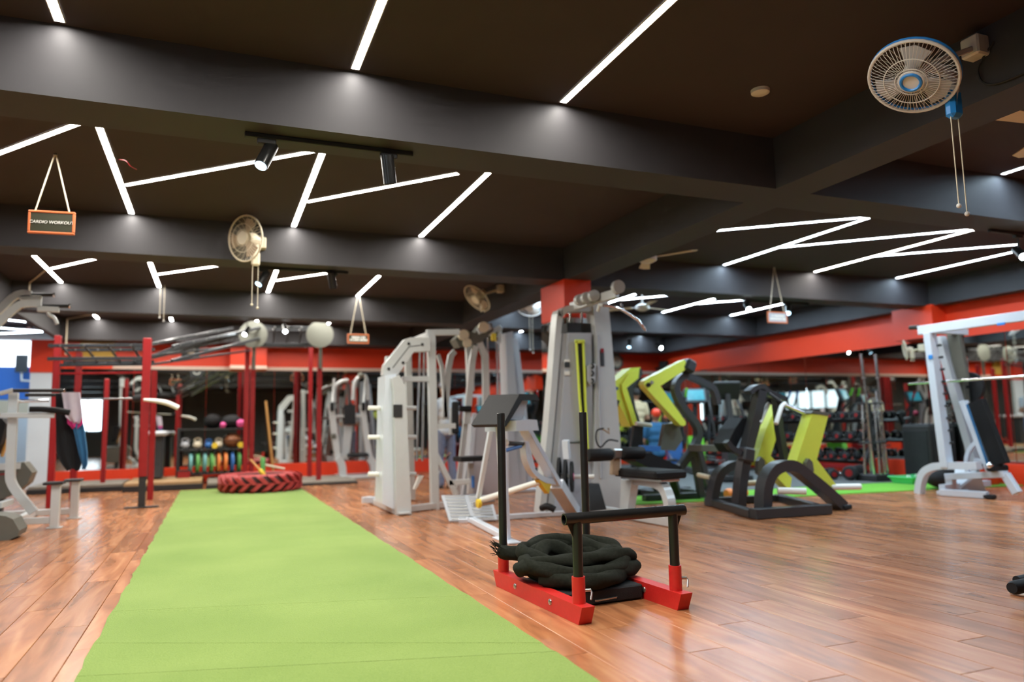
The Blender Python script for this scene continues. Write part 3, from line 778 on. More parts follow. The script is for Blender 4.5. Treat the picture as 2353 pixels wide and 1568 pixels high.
def rope():
    rnd = random.Random(11); pts = []
    c = (0.315, 0.575)
    # loops: centre offset, radii, height
    loops = [(-0.01, -0.02, 0.30, 0.30, 0.130), (0.045, 0.03, 0.31, 0.27, 0.150), (-0.03, -0.01, 0.33, 0.25, 0.195), (0.055, 0.06, 0.30, 0.26, 0.208), (-0.01, 0.10, 0.27, 0.18, 0.222)]
    n = 40; tot = len(loops)*n; a0 = math.radians(200)
    for i in range(int(tot*0.97)):
        u = i/n; k = min(int(u), len(loops)-1); k2 = min(k+1, len(loops)-1); w = u-int(u)
        L = [loops[k][j]*(1-w)+loops[k2][j]*w for j in range(5)]
        a = a0+2*math.pi*u+0.15*math.sin(u*5.1)
        wob = 1+0.07*math.sin(2*a+u*2.3)+0.05*math.sin(3*a+1.7*u)
        z = L[4]+0.014*math.sin(2*a+u*3.7)+0.03*math.sin(a)*(L[4]-0.1)/0.1
        pts.append(SP(c[0]+L[0]+L[2]*wob*math.cos(a), c[1]+L[1]+L[3]*wob*math.sin(a), max(z, 0.131)))
    tail = [pts[-1], SP(0.16, 0.80, 0.225), SP(0.06, 0.82, 0.215), SP(-0.03, 0.84, 0.225), SP(-0.075, 0.85, 0.250)]
    P2 = smooth([pts[-8], pts[-4]]+tail, 8); pts = smooth(pts[:-4:2], 4)+P2[8:]
    N = len(pts); r0 = 0.043
    def rf(s, t, i):
        e = 1.0
        if i > N-8: e = 1.0-0.05*(i-(N-8))+0.08*math.sin(5*t)
        return r0*e*(1+0.09*math.cos(3*t-s*26)+0.015*math.sin(40*s+7*t))
    t = thing('battle_rope', SP(0.30, 0.55, 0.085), 'thick black battle rope coiled on the push sled', 'rope')
    MB().pipe(pts, r0, 18, rfun=rf).build('rope_coil', 'rope_black', t)
    # second strand crossing over
    p2 = [SP(0.04, 0.72, 0.140), SP(-0.04, 0.62, 0.165), SP(-0.045, 0.52, 0.195), SP(0.06, 0.45, 0.215), SP(0.25, 0.40, 0.222), SP(0.45, 0.40, 0.230), SP(0.60, 0.45, 0.215), SP(0.67, 0.56, 0.175)]
    MB().pipe(smooth(p2, 10), r0, 18, rfun=lambda s, t_, i: r0*(1+0.09*math.cos(3*t_-s*26))).build('rope_strand', 'rope_black', t)
    p3 = [SP(0.10, 0.60, 0.16), SP(0.12, 0.66, 0.235), SP(0.19, 0.70, 0.262), SP(0.28, 0.67, 0.240), SP(0.34, 0.60, 0.17)]
    MB().pipe(smooth(p3, 10), r0, 18, rfun=lambda s, t_, i: r0*(1+0.09*math.cos(3*t_-s*26))).build('rope_strand', 'rope_black', t)
    e = pts[-1]; fr = MB()
    rnd = random.Random(5)
    for i in range(26):
        a = rnd.uniform(0, 6.28); q = e+V((rnd.uniform(-.02, .02), rnd.uniform(-.03, .03), rnd.uniform(-.03, .03)))
        fr.cyl(q, q+V((-0.03+rnd.uniform(-.02, .015), rnd.uniform(-.025, .025), rnd.uniform(-0.005, 0.04))), 0.004, 0.001, 5)
    fz = fr.build('frayed_end', 'rope_black', t); fz['kind'] = 'stuff'
rope()

# ------------------------------------------------------------------ tractor tyre with sledgehammers
def tyre():
    c = V((0.755, 13.22, 0.013)); R0, H = 0.665, 0.285
    t = thing('tractor_tyre', c, 'large red painted tractor tyre lying on the turf end', 'tyre')
    prof = [(0.36, 0.03), (0.40, 0.0), (0.52, 0.0), (0.60, 0.03), (0.625, 0.07), (0.63, H/2), (0.625, H-0.07), (0.60, H-0.03), (0.52, H), (0.40, H-0.01), (0.36, H-0.04), (0.38, H/2)]
    n = 64; vs = []; fs = []
    for (r, z) in prof:
        for i in range(n):
            a = 2*math.pi*i/n; vs.append(c+V((r*math.cos(a), r*math.sin(a), z)))
    m_ = len(prof)
    for k in range(m_):
        k2 = (k+1) % m_
        for i in range(n):
            j = (i+1) % n; fs.append((k*n+i, k2*n+i, k2*n+j, k*n+j))
    mb = MB(); mb.add(vs, fs, True); mb.build('tyre_body', 'tyre_dark', t)
    mb = MB(); vv = []
    for (r, z) in ((0.375, H-0.035), (0.40, H-0.006), (0.52, H+0.004), (0.598, H-0.024)):
        for i in range(n):
            a = 2*math.pi*i/n; vv.append(c+V((r*math.cos(a), r*math.sin(a), z)))
    ff = []
    for k in range(3):
        for i in range(n):
            j = (i+1) % n; ff.append((k*n+i, (k+1)*n+i, (k+1)*n+j, k*n+j))
    mb.add(vv, ff, True); mb.build('sidewall', 'tyre_red', t)
    NL = 22
    def lug(a0, lower):
        vs = []; z0, z1 = (0.0, H*0.53) if lower else (H*0.47, H)
        st = 7
        for i in range(st+1):
            u = i/st; z = z0+(z1-z0)*u
            sh = (u if lower else (1-u))*0.24          # slant of the chevron
            rr = 0.672-(0.055*max(0, (0.25-u)/0.25)**1.5 if lower else 0.055*max(0, (u-0.75)/0.25)**1.5)
            for (da, r) in ((-0.075, 0.60), (-0.062, rr), (0.062, rr), (0.075, 0.60)):
                a = a0+sh+da; vs.append(V((r*math.cos(a), r*math.sin(a), z)))
        fs = []
        for i in range(st):
            for k in range(4):
                l = (k+1) % 4; fs.append((i*4+k, i*4+l, i*4+4+l, i*4+4+k))
        fs += [(3,2,1,0), (st*4, st*4+1, st*4+2, st*4+3)]
        return vs, fs
    for lower in (False, True):
        vs, fs = lug(0, lower); first = None
        mb = MB().add([c+v for v in vs], fs); first = mb.build('tread_lug', 'tyre_red', t)
        for i in range(1, NL):
            o = bpy.data.objects.new('tread_lug', first.data); COL.objects.link(o); o.parent = t; o.rotation_euler = (0, 0, 2*math.pi*i/NL+(0.14 if lower else 0))
    return c, H
TC, TH = tyre()
def hammer(p_head, p_end, head_axis, head_len, head_r, hm, sm, label, yel=0):
    p_head, p_end = V(p_head), V(p_end); a = V(head_axis).normalized()
    t = thing('sledgehammer', (p_head.x, p_head.y, min(p_head.z-head_r, p_end.z)), label, 'sledgehammer', 'sledgehammers on the tyre')
    MB().loft([(p_head-a*head_len/2, head_r*0.85), (p_head-a*head_len*0.42, head_r), (p_head+a*head_len*0.42, head_r), (p_head+a*head_len/2, head_r*0.85)], 10).build('head', hm, t)
    MB().pipe([p_head, p_end], 0.018, 10).build('handle', sm, t)
zt = TC.z+TH
hammer(A(604, 1068, 13.4), A(654, 1078, 13.45), (0, 0.1, 1), 0.25, 0.042, 'green', 'cream', 'sledgehammer with upright green head and pale handle on tyre')
hammer(A(602, 1086, 12.95), A(576, 1057, 13.15), (0.4, -0.1, -0.5), 0.12, 0.035, 'yellow', 'wood_pole', 'wooden mallet with yellow grip leaning on tyre')
tag(MB().pipe([V((A(630, 1090, 16.25).x, 16.25, 0.008)), A(611, 922, 16.57)], 0.025, 10).build('wooden_pole', 'wood_pole'), 'orange wooden pole leaning against the rear mirror', 'pole')

# ------------------------------------------------------------------ red rig with monkey bars and round targets
def rig():
    f1 = F(325, 1168)
    t = thing('training_rig', (f1.x, f1.y, 0), 'red steel rig with black monkey bars and round wall ball targets', 'rig')
    def post(name, x, y, z0, z1, m, w=0.085, holes=True):
        o = MB().box((x, y, (z0+z1)/2), (w, w, z1-z0), bev=0.006).build(name, m, t)
        return o
    x1, y1 = f1.x+0.0, f1.y
    post('upright', x1, y1, 0.42, 2.30, 'rig_red', 0.105)
    post('lower_post', x1, y1, 0.02, 0.42, 'black_matte', 0.085)
    MB().box((x1, y1, 0.011), (0.42, 0.10, 0.02), bev=0.004).build('foot_plate', 'black_matte', t)
    y1b = 12.55
    post('upright', A(350, 1000, y1b).x, y1b, 0.0, 1.95, 'rig_red', 0.08)
    xa, ya = -2.08, 12.05
    post('upright', xa, ya, 0.0, 2.40, 'rig_red', 0.085)
    post('upright', -1.98, 13.2, 0.0, 2.28, 'rig_red', 0.085)
    post('upright', -1.82, 15.2, 0.06, 2.0, 'rig_red', 0.075)
    y2 = 14.55; p2 = A(572, 1000, y2).x; p3 = A(733, 1000, 14.4).x; p4 = A(712, 1000, 15.5).x
    post('upright', p2-0.055, y2, 0.06, 2.66, 'rig_red', 0.085)
    post('upright', p2+0.06, y2+0.25, 0.06, 2.40, 'rig_red', 0.085)
    post('upright', p3, 14.4, 0.06, 2.45, 'rig_red', 0.085)
    post('upright', p4, 15.5, 0.06, 2.72, 'rig_red', 0.080)
    # ladder between the left posts and on to the tall section
    def ladder(a, b, dz, n, wv, nm='monkey_bar_ladder'):
        a, b, wv = V(a), V(b), V(wv)
        for s in (-1, 1):
            for k in (0, 1):
                MB().bar(a+wv*s/2-Z_*dz*k, b+wv*s/2-Z_*dz*k, 0.045, 0.045).build('rail', 'charcoal', t)
        for i in range(n):
            u = (i+0.5)/n; p = a.lerp(b, u)
            MB().cyl(p-wv/2-Z_*dz*0.0, p+wv/2-Z_*dz, 0.016, n=10).build('rung', 'charcoal', t)
            for s in (-1, 1):
                MB().cyl(p+wv*s/2+V((0, -0.03, -0.012)), p+wv*s/2+V((0, -0.03, 0.012)), 0.012, n=8).build('bolt', 'steel', t)
    ladder((xa, 12.0, 2.22), (x1, 11.5, 2.20), 0.18, 4, (0.1, 0.55, 0))
    ladder((x1+0.06, 11.45, 2.20), (p2-0.08, 14.5, 2.92), 0.20, 8, (-0.50, 0.22, 0))
    ladder((p2+0.05, 14.55, 2.92), (p3, 14.45, 2.93), 0.32, 5, (0, 0.35, 0))
    MB().bar((x1, y1, 2.05), (p2, y2, 2.62), 0.035, 0.035).build('brace', 'charcoal', t)
    MB().bar((x1, y1, 1.93), (p2, y2, 2.50), 0.03, 0.03).build('brace', 'charcoal', t)
    MB().bar((xa, ya, 1.98), (x1, y1+0.3, 1.97), 0.04, 0.04).build('cross_bar', 'charcoal', t)
    MB().bar((xa, ya, 1.86), (x1, y1+0.3, 1.85), 0.03, 0.03).build('cross_bar', 'rig_red', t)
    for (x, y, sx) in ((A(582, 768, 14.3).x, 14.3, 582), (A(735, 770, 14.2).x, 14.2, 735)):
        z = A(sx, 769, y).z
        d = MB(); d.loft([(V((x, y-0.006, z)), 0.252), (V((x, y+0.006, z)), 0.252)], 40).build('target_disc', 'disc_olive', t)
        MB().bar((x+0.02, y+0.04, z-0.2), (x+0.02, y+0.04, z-0.65), 0.06, 0.05).build('target_arm', 'plastic_olive', t)
rig()
mb = MB().pipe(smooth([A(330, 919, 11.15), A(360, 922, 11.15), A(385, 927, 11.15), A(410, 938, 11.15)], 6), 0.030, 12, rfun=lambda s, t, i: 0.018+0.016*min(1, i/10))
tag(mb.build('curved_grip_arm', 'sign_white'), 'white curved attachment arm fixed to the red rig post', 'grip arm')
t = thing('barbell', A(230, 918, 12.9), 'thin barbell resting across the red rig uprights', 'barbell')
MB().cyl(A(150, 918, 12.9), A(330, 916, 11.3), 0.014, n=10).build('shaft', 'steel', t)
MB().cyl(A(312, 916.4, 11.5), A(330, 916, 11.32), 0.05, n=16).build('collar', 'rubber', t)

def platform(x0, x1, y0, y1, h, surf, label):
    t = thing('lifting_platform', ((x0+x1)/2, (y0+y1)/2, 0), label, 'platform', 'lifting platforms at the rear wall')
    MB().box(((x0+x1)/2, (y0+y1)/2, h/2+0.012), (x1-x0-0.04, y1-y0-0.04, h), bev=0.006).build('deck', surf, t)
    for yy in (y0+0.01, y1-0.01): MB().box(((x0+x1)/2, yy, h*0.35+0.001), (x1-x0, 0.025, h*0.7), bev=0.004).build('edge_strip', 'black_matte', t)
platform(-2.9, -1.45, 14.75, 16.2, 0.12, 'platform_grey', 'grey topped lifting platform at far left of the rear wall')
platform(-1.42, -0.15, 14.3, 16.1, 0.14, 'platform_wood', 'wooden lifting platform left of the turf end')
platform(-0.10, 1.35, 14.15, 16.1, 0.10, 'platform_grey', 'lifting platform directly behind the tractor tyre')
platform(1.40, 2.50, 13.9, 15.75, 0.055, 'platform_grey', 'low platform right of the tractor tyre with black edge')
mb = MB().plate([A(185, 788, 16.55), A(265, 788, 16.55), A(265, 838, 16.55), A(185, 838, 16.55)], (0, 0.02, 0))
tag(mb.build('notice_board', 'yellow_board'), 'yellow wooden board on the red rear wall behind the rig', 'board')
t = thing('rig_logo_plate', A(438, 810, 14.0), 'small square plate with white muscular arms emblem on the rig brace', 'plate')
MB().box(A(438, 806, 14.0), (0.29, 0.012, 0.26), bev=0.004).build('plate', 'charcoal', t)
c = A(438, 800, 13.99)
lg = MB()
lg.pipe(arc(c+V((0, 0, -0.01)), 0.075, math.radians(190), math.radians(350), X_, Z_, 12), 0.020, 8)
for s in (-1, 1): lg.ball(c+V((s*0.085, 0, 0.03)), 0.028, sy=0.5, n=10, m_=6)
lg.build('emblem', 'sign_white', t)

# ------------------------------------------------------------------ left edge: dip and chin machine with a jacket, bike
def chin_machine():
    y0, y1 = 9.40, 10.35
    t = thing('chin_dip_machine', (-1.85, 9.9, 0), 'grey assisted chin and dip machine at the left edge', 'gym machine')
    S = 'silver'
    for y, px, top, bot in ((y0, 128, 1113, 1214), (y1, 172, 1106, 1190)):
        a, b = A(px+2, top, y), A(px-1, bot, y)
        MB().bar(V((a.x, y, 0.01)), a, 0.085, 0.085).build('step_post', S, t)
        MB().box(V((a.x, y, 0.007)), (0.15, 0.12, 0.012), bev=0.003).build('foot', S, t)
        MB().box(V((a.x-0.02, y, a.z+0.012)), (0.19, 0.20, 0.03), bev=0.008).build('step_pad', 'black_matte', t)
        MB().bar(V((a.x, y, 0.09)), V((-2.75, y, 0.09)), 0.07, 0.07).build('base_rail', S, t)
    MB().bar((-1.95, y0, 0.09), (-1.95, y1, 0.09), 0.07, 0.07).build('base_rail', S, t)
    for y in (9.55,):
        pts = smooth([A(78, 1178, y), A(45, 1138, y), A(28, 1112, y), A(24, 1085, y), A(28, 1000, y), A(32, 903, y)], 5)
        MB().strap(pts, 0.08, 0.085, Y_).build('upright', S, t)
    for (px0, px1, py, y) in ((28, 147, 898, 9.40), (58, 142, 908, 9.85)):
        MB().cyl(A(px0, py, y), A(px1, py, y), 0.020, n=14).build('grip', 'black_matte', t)
        MB().cyl(A(px1, py, y), A(px1+4, py, y), 0.023, n=14).build('grip_end', 'chrome', t)
    MB().cyl(A(0, 905, 9.4), A(30, 897, 9.4), 0.024, n=12).build('handle_arm', S, t)
    MB().cyl(A(43, 922, 9.6), A(112, 921, 9.6), 0.018, n=12).build('handle_arm', 'chrome', t)
    MB().bar(A(2, 955, 9.45), A(125, 955, 9.45), 0.07, 0.055).build('cross_bar', S, t)
    MB().pipe(smooth([A(68, 941, 9.4), A(100, 941, 9.4), A(132, 944, 9.4), A(160, 949, 9.4)], 5), 0.033, 12).build('arm_pad', 'black_leather', t)
    for (pts, y, gx0, gx1, gy) in (([(-30, 735), (0, 712), (30, 684), (52, 675), (72, 677)], 9.6, 60, 122, 677), ([(-20, 760), (5, 735), (40, 705), (62, 698), (95, 698)], 9.2, 100, 158, 703)):
        MB().strap(smooth([A(a, b, y) for a, b in pts], 5), 0.06, 0.075, Y_).build('chin_arm', S, t)
        MB().bar(A(gx0-14, gy+7, y), A(gx0+36, gy+9, y), 0.06, 0.06).build('grip_bracket', S, t)
        MB().cyl(A(gx0, gy, y), A(gx1, gy+1, y), 0.021, n=14).build('grip', 'black_matte', t)
        MB().cyl(A(gx1, gy+1, y), A(gx1+4, gy+1, y), 0.024, n=14).build('grip_end', 'chrome', t)
    MB().pipe(smooth([A(108, 705, 9.2), A(112, 722, 9.2), A(125, 732, 9.2), A(131, 745, 9.2)], 5), 0.020, 10).build('hook_bar', S, t)
    MB().bar((-2.35, 9.9, 0.1), (-2.42, 9.9, 2.55), 0.11, 0.16).build('column', S, t)
    MB().bar((-2.42, 9.5, 2.0), (-2.42, 10.0, 2.35), 0.07, 0.07).build('brace', S, t)
    MB().plate([A(0, 1180, 8.75), A(25, 1183, 8.75), A(40, 1190, 8.75), A(54, 1215, 8.75), A(50, 1228, 8.75), A(12, 1244, 8.75), A(-60, 1246, 8.75), A(-60, 1180, 8.75)], (0, 0.35, 0)).build('weight_shroud', 'plastic_olive', t)
    MB().box((-2.0, 9.25, 0.30), (0.06, 0.5, 0.06), bev=0.005).bar((-2.0, 9.2, 0.1), (-2.25, 9.1, 0.32), 0.07, 0.07).build('lever', S, t)
chin_machine()
def bike():
    y = 10.75
    t = thing('recumbent_bike', (-2.55, y, 0), 'dark recumbent exercise bike partly hidden behind the chin machine', 'exercise bike')
    MB().plate([A(-70, 1075, y), A(50, 1062, y), A(62, 1062, y), A(80, 1085, y), A(70, 1110, y), A(40, 1133, y), A(0, 1150, y), A(-70, 1150, y)], (0, 0.30, 0)).build('shroud', 'plastic_olive', t)
    MB().plate([A(-70, 1068, y-0.16), A(48, 1064, y-0.16), A(46, 1078, y-0.16), A(-70, 1086, y-0.16)], (0, 0.02, 0)).build('shroud_trim', 'silver', t)
    MB().plate([A(-70, 1094, y-0.155), A(38, 1086, y-0.155), A(38, 1089, y-0.155), A(-70, 1099, y-0.155)], (0, 0.01, 0)).build('stripe', 'rig_red', t)
    MB().plate([A(-10, 962, y), A(14, 962, y), A(24, 975, y), A(12, 1020, y), A(-8, 1045, y), A(-20, 1045, y)], (0, 0.42, 0)).build('backrest', 'black_leather', t)
    MB().bar(A(4, 1050, y), A(26, 985, y), 0.05, 0.03).build('backrest_frame', 'wood_pole', t)
    MB().box((-2.55, y, 0.04), (1.1, 0.12, 0.06), bev=0.01).box((-2.05, y, 0.03), (0.10, 0.55, 0.05), bev=0.01).build('base', 'silver', t)
    MB().bar((-2.4, y, 0.05), (-2.35, y, 0.45), 0.1, 0.1).build('stand', 'charcoal', t)
bike()
def jacket():
    t = thing('jacket', A(165, 1078, 9.62), 'lilac, pink, blue and black jacket hanging on the chin machine handle', 'jacket')
    def cloth(name, outline, mtl, y0, amp, ph, n=18, m_=14):
        # outline: list of (py, px_left, px_right)
        vs = []; fs = []
        for j in range(m_+1):
            u = j/m_*(len(outline)-1); k = min(int(u), len(outline)-2); w = u-k
            py = outline[k][0]*(1-w)+outline[k+1][0]*w; l = outline[k][1]*(1-w)+outline[k+1][1]*w; r = outline[k][2]*(1-w)+outline[k+1][2]*w
            for i in range(n+1):
                s = i/n; yy = y0+amp*(0.3+0.7*j/m_)*math.sin(s*math.pi*3.2+ph+0.4*j/m_)
                vs.append(A(l+(r-l)*s, py+(2.5*math.sin(s*9+ph) if j == m_ else 0), yy))
        W = n+1; nv = len(vs)
        for j in range(m_):
            for i in range(n): fs.append((j*W+i, j*W+i+1, (j+1)*W+i+1, (j+1)*W+i))
        back = [v+V((0, 0.05, 0)) for v in vs]
        fs2 = [tuple(q+nv for q in f[::-1]) for f in fs]
        ring = list(range(W))+[j*W+n for j in range(1, m_+1)]+[m_*W+i for i in range(n-1, -1, -1)]+[j*W for j in range(m_-1, 0, -1)]
        rr = [(ring[q], ring[(q+1) % len(ring)], ring[(q+1) % len(ring)]+nv, ring[q]+nv) for q in range(len(ring))]
        MB().add(vs+back, fs+fs2+rr, True).build(name, mtl, t)
    cloth('body_black', [(905, 128, 158), (960, 128, 165), (1040, 129, 185), (1068, 142, 186), (1080, 152, 182)], 'cloth_black', 9.66, 0.03, 0.5)
    cloth('sleeve_blue', [(972, 164, 190), (985, 168, 193), (1040, 180, 200), (1068, 188, 200), (1078, 188, 196)], 'cloth_blue', 9.58, 0.02, 1.2)
    cloth('chest_pink', [(958, 153, 189), (974, 155, 190), (984, 166, 180)], 'cloth_pink', 9.57, 0.015, 0.9, 12, 6)
    cloth('shoulder_lilac', [(902, 142, 182), (930, 146, 186), (958, 150, 189), (972, 166, 182)], 'cloth_lilac', 9.55, 0.02, 0.2, 14, 10)
jacket()

# ------------------------------------------------------------------ grey plate storage smith frame left of centre
def smith_grey():
    t = thing('smith_machine', (2.25, 9.0, 0), 'pale grey smith machine with a swan neck arm beside the turf', 'gym machine', 'smith machines')
    S = 'silver'; y = 8.62
    # weight tower
    MB().plate([A(876, 866, y+0.25), A(902, 862, y+0.25), A(902, 1170, y+0.25), A(870, 1155, y+0.25)], (0.0, 0.40, 0)).build('tower', 'silver_blue', t)
    MB().plate([A(898, 870, y), A(914, 863, y), A(928, 888, y), A(942, 1184, y), A(908, 1186, y), A(902, 900, y)], (0, 0.16, 0)).build('tower_front', S, t)
    MB().box(A(914, 945, y-0.085), (0.11, 0.02, 0.15), bev=0.006).build('stack_window', 'black_matte', t)
    MB().box(A(925, 1178, y-0.02), (0.14, 0.24, 0.02), bev=0.003).build('base_foot', S, t)
    # swan neck
    yn = 8.85
    MB().plate([A(877, 862, yn), A(880, 840, yn), A(928, 781, yn), A(940, 777, yn), A(985, 779, yn), A(985, 808, yn), A(948, 810, yn), A(912, 862, yn), A(890, 872, yn)], (0, 0.14, 0)).build('swan_neck', S, t)
    for (px, py) in ((893, 848), (926, 834), (939, 790), (970, 792)):
        p = A(px, py, yn-0.07); MB().cyl(p, p-Y_*0.012, 0.018, n=12).build('bolt', 'black_matte', t)
    MB().strap([A(902, 846, yn-0.072), A(940, 797, yn-0.072), A(966, 794, yn-0.072)], 0.006, 0.008, Y_).build('groove', 'charcoal', t)
    yp = 8.95
    MB().bar(A(999, 1172, yp), A(990, 766, yp), 0.095, 0.10, Y_).build('upright', S, t)
    MB().bar(A(924, 872, yp), A(985, 871, yp), 0.06, 0.065).build('cross_bar', S, t)
    MB().bar(A(980, 765, yp), A(1054, 764, yp), 0.07, 0.075).build('top_beam', S, t)
    MB().bar(A(996, 980, yp), A(1046, 979, yp), 0.06, 0.065).build('cross_bar', S, t)
    MB().bar(A(1000, 1042, yp), A(1048, 1138, yp), 0.06, 0.065).build('diagonal', S, t)
    MB().bar(A(1030, 1110, yp), A(1080, 1107, yp), 0.06, 0.065).build('cross_bar', S, t)
    MB().bar((A(925, 1176, y).x, y+0.1, 0.045), (A(1000, 1170, yp).x+0.15, yp+0.05, 0.045), 0.07, 0.07).build('base_rail', S, t)
    MB().bar((2.0, 8.7, 0.045), (2.0, 10.3, 0.045), 0.07, 0.07).build('base_rail', S, t)
    # far side frame
    xf = 0.25
    MB().bar((2.55, 10.1, 0.02), (2.5, 10.1, 2.2), 0.09, 0.09).build('upright', S, t)
    MB().bar((2.1, 10.2, 0.02), (2.25, 10.2, 2.0), 0.08, 0.08).build('upright', S, t)
    MB().bar(A(990, 768, yp), (2.5, 10.1, 2.18), 0.07, 0.07).build('top_beam', S, t)
    for py in (938, 1005, 1090):
        a = A(846, py, 8.9); b = A(875, py, 8.9); MB().cyl(a, b, 0.026, n=14).build('plate_horn', 'sign_white', t)
        MB().cyl(A(930, py, 8.9), A(956, py, 8.9), 0.026, n=14).build('plate_horn', 'silver', t)
    MB().bar(A(832, 1150, 9.9), A(884, 1148, 9.9), 0.07, 0.08).build('base_foot', 'silver_blue', t)
    MB().bar(A(1005, 1090, 9.6), A(1035, 1040, 9.6), 0.03, 0.03).build('brace', 'chrome', t)
    MB().strap([A(960, 1095, 9.3), A(968, 1092, 9.3), A(952, 1125, 9.3)], 0.04, 0.03, Y_).build('handle', 'sign_white', t)
    MB().cyl(A(965, 800, 9.5), A(957, 1060, 9.5), 0.016, n=10).build('guide_rod', 'chrome', t)
    MB().cyl(A(975, 800, 9.5), A(970, 1060, 9.5), 0.016, n=10).build('guide_rod', 'chrome', t)
smith_grey()

def fly_machine():
    t = thing('pec_fly_machine', (3.3, 9.9, 0), 'grey pec fly machine with hanging arms behind the grey smith', 'gym machine')
    S = 'silver'; y = 9.7
    MB().plate([A(1082, 958, y+0.2), A(1124, 955, y+0.2), A(1150, 1142, y+0.2), A(1052, 1150, y+0.2)], (0, 0.36, 0)).build('stack_cover', 'panel_grey', t)
    MB().bar(A(1072, 950, y-0.03), A(1050, 1148, y-0.03), 0.07, 0.05, Y_).build('cover_edge', S, t)
    MB().bar(A(1090, 950, y-0.03), A(1076, 1148, y-0.03), 0.06, 0.03, Y_).build('cover_edge', 'silver_blue', t)
    # head with pulleys
    MB().plate([A(1040, 782, y), A(1062, 760, y), A(1085, 768, y), A(1100, 748, y), A(1122, 745, y), A(1128, 762, y), A(1098, 790, y), A(1050, 800, y)], (0, 0.26, 0)).build('head', 'plastic_olive', t)
    MB().bar(A(1098, 762, y-0.15), A(1126, 750, y-0.15), 0.05, 0.09).build('head_plate', S, t)
    for (px, py, r) in ((1066, 770, 0.075), (1112, 752, 0.075), (1075, 788, 0.06)):
        p = A(px, py, y-0.18); MB().cyl(p, p+Y_*0.05, r, n=20).build('pulley', 'cream', t)
    # swing arms
    for pts, w in (([(1045, 808), (1036, 818), (1030, 850), (1022, 960)], 0.075), ([(1006, 815), (1015, 842), (1020, 900), (1024, 965)], 0.045), ([(1092, 795), (1085, 830), (1076, 930), (1072, 975)], 0.085), ([(1100, 785), (1114, 818), (1116, 880), (1116, 955)], 0.085)):
        MB().strap([A(a, b, y-0.1) for a, b in pts], 0.06, w, Y_).build('swing_arm', S, t)
    MB().cyl(A(1056, 940, y-0.15), A(1082, 940, y-0.15), 0.04, n=14).build('arm_pad', 'black_leather', t)
    for px in (1046,): MB().box(A(px, 960, y-0.4), (0.09, 0.06, 0.42), bev=0.02).build('back_pad', 'rubber', t)
    MB().bar(A(1040, 938, y-0.35), A(1038, 1000, y-0.35), 0.06, 0.06).build('pad_bracket', S, t)
    MB().bar(A(1050, 1056, y-0.5), A(1112, 1053, y-0.5), 0.34, 0.06).build('seat', 'black_leather', t)
    MB().bar(A(1082, 1065, y-0.4), A(1080, 1135, y-0.4), 0.07, 0.07).build('seat_post', S, t)
    MB().bar((A(1080, 1135, y-0.4).x, y-0.4, 0.05), (A(1100, 1150, y+0.2).x, y+0.3, 0.05), 0.09, 0.08).build('base', S, t)
    MB().box(A(1087, 1108, y-0.48), (0.035, 0.03, 0.16), bev=0.008).build('adjuster', 'blue', t)
    MB().bar((A(1082, 958, y+0.2).x, y+0.2, 1.5), (A(1082, 770, y).x, y+0.1, 2.15), 0.09, 0.09).build('mast', S, t)
fly_machine()

def cable_tower():
    t = thing('cable_tower', (4.35, 10.9, 0), 'grey cable tower with two slanting uprights left of the red column', 'gym machine')
    y = 10.6; S = 'panel_grey'
    MB().plate([A(1154, 768, y), A(1170, 763, y), A(1182, 975, y), A(1192, 1140, y), A(1160, 1140, y), A(1158, 900, y)], (0, 0.30, 0)).build('tower_side', S, t)
    MB().bar(A(1178, 778, y+0.1), A(1198, 935, y+0.1), 0.09, 0.20, Y_).bar(A(1198, 935, y+0.1), A(1215, 1140, y+0.1), 0.09, 0.20, Y_).build('upright', S, t)
    MB().bar(A(1122, 768, y-0.1), A(1150, 752, y-0.1), 0.06, 0.07).build('top_arm', 'silver', t)
    MB().bar(A(1150, 752, y-0.1), A(1146, 790, y-0.1), 0.05, 0.05, Y_).build('top_arm', 'silver', t)
    for px in (1120, 1141): MB().cyl(A(px, 775, y-0.1), A(px+4, 950, y-0.1), 0.018, n=10).build('guide_rod', 'chrome', t)
    MB().box(A(1134, 775, y-0.12), (0.08, 0.04, 0.12), bev=0.01).build('caution_plate', 'yellow', t)
    MB().plate([A(1160, 955, y-0.05), A(1200, 950, y-0.05), A(1205, 1142, y-0.05), A(1165, 1145, y-0.05)], (0, 0.2, 0)).build('stack_cover', S, t)
    MB().box((A(1185, 1142, y).x, y+0.05, 0.03), (0.6, 0.5, 0.05), bev=0.008).build('base', S, t)
cable_tower()

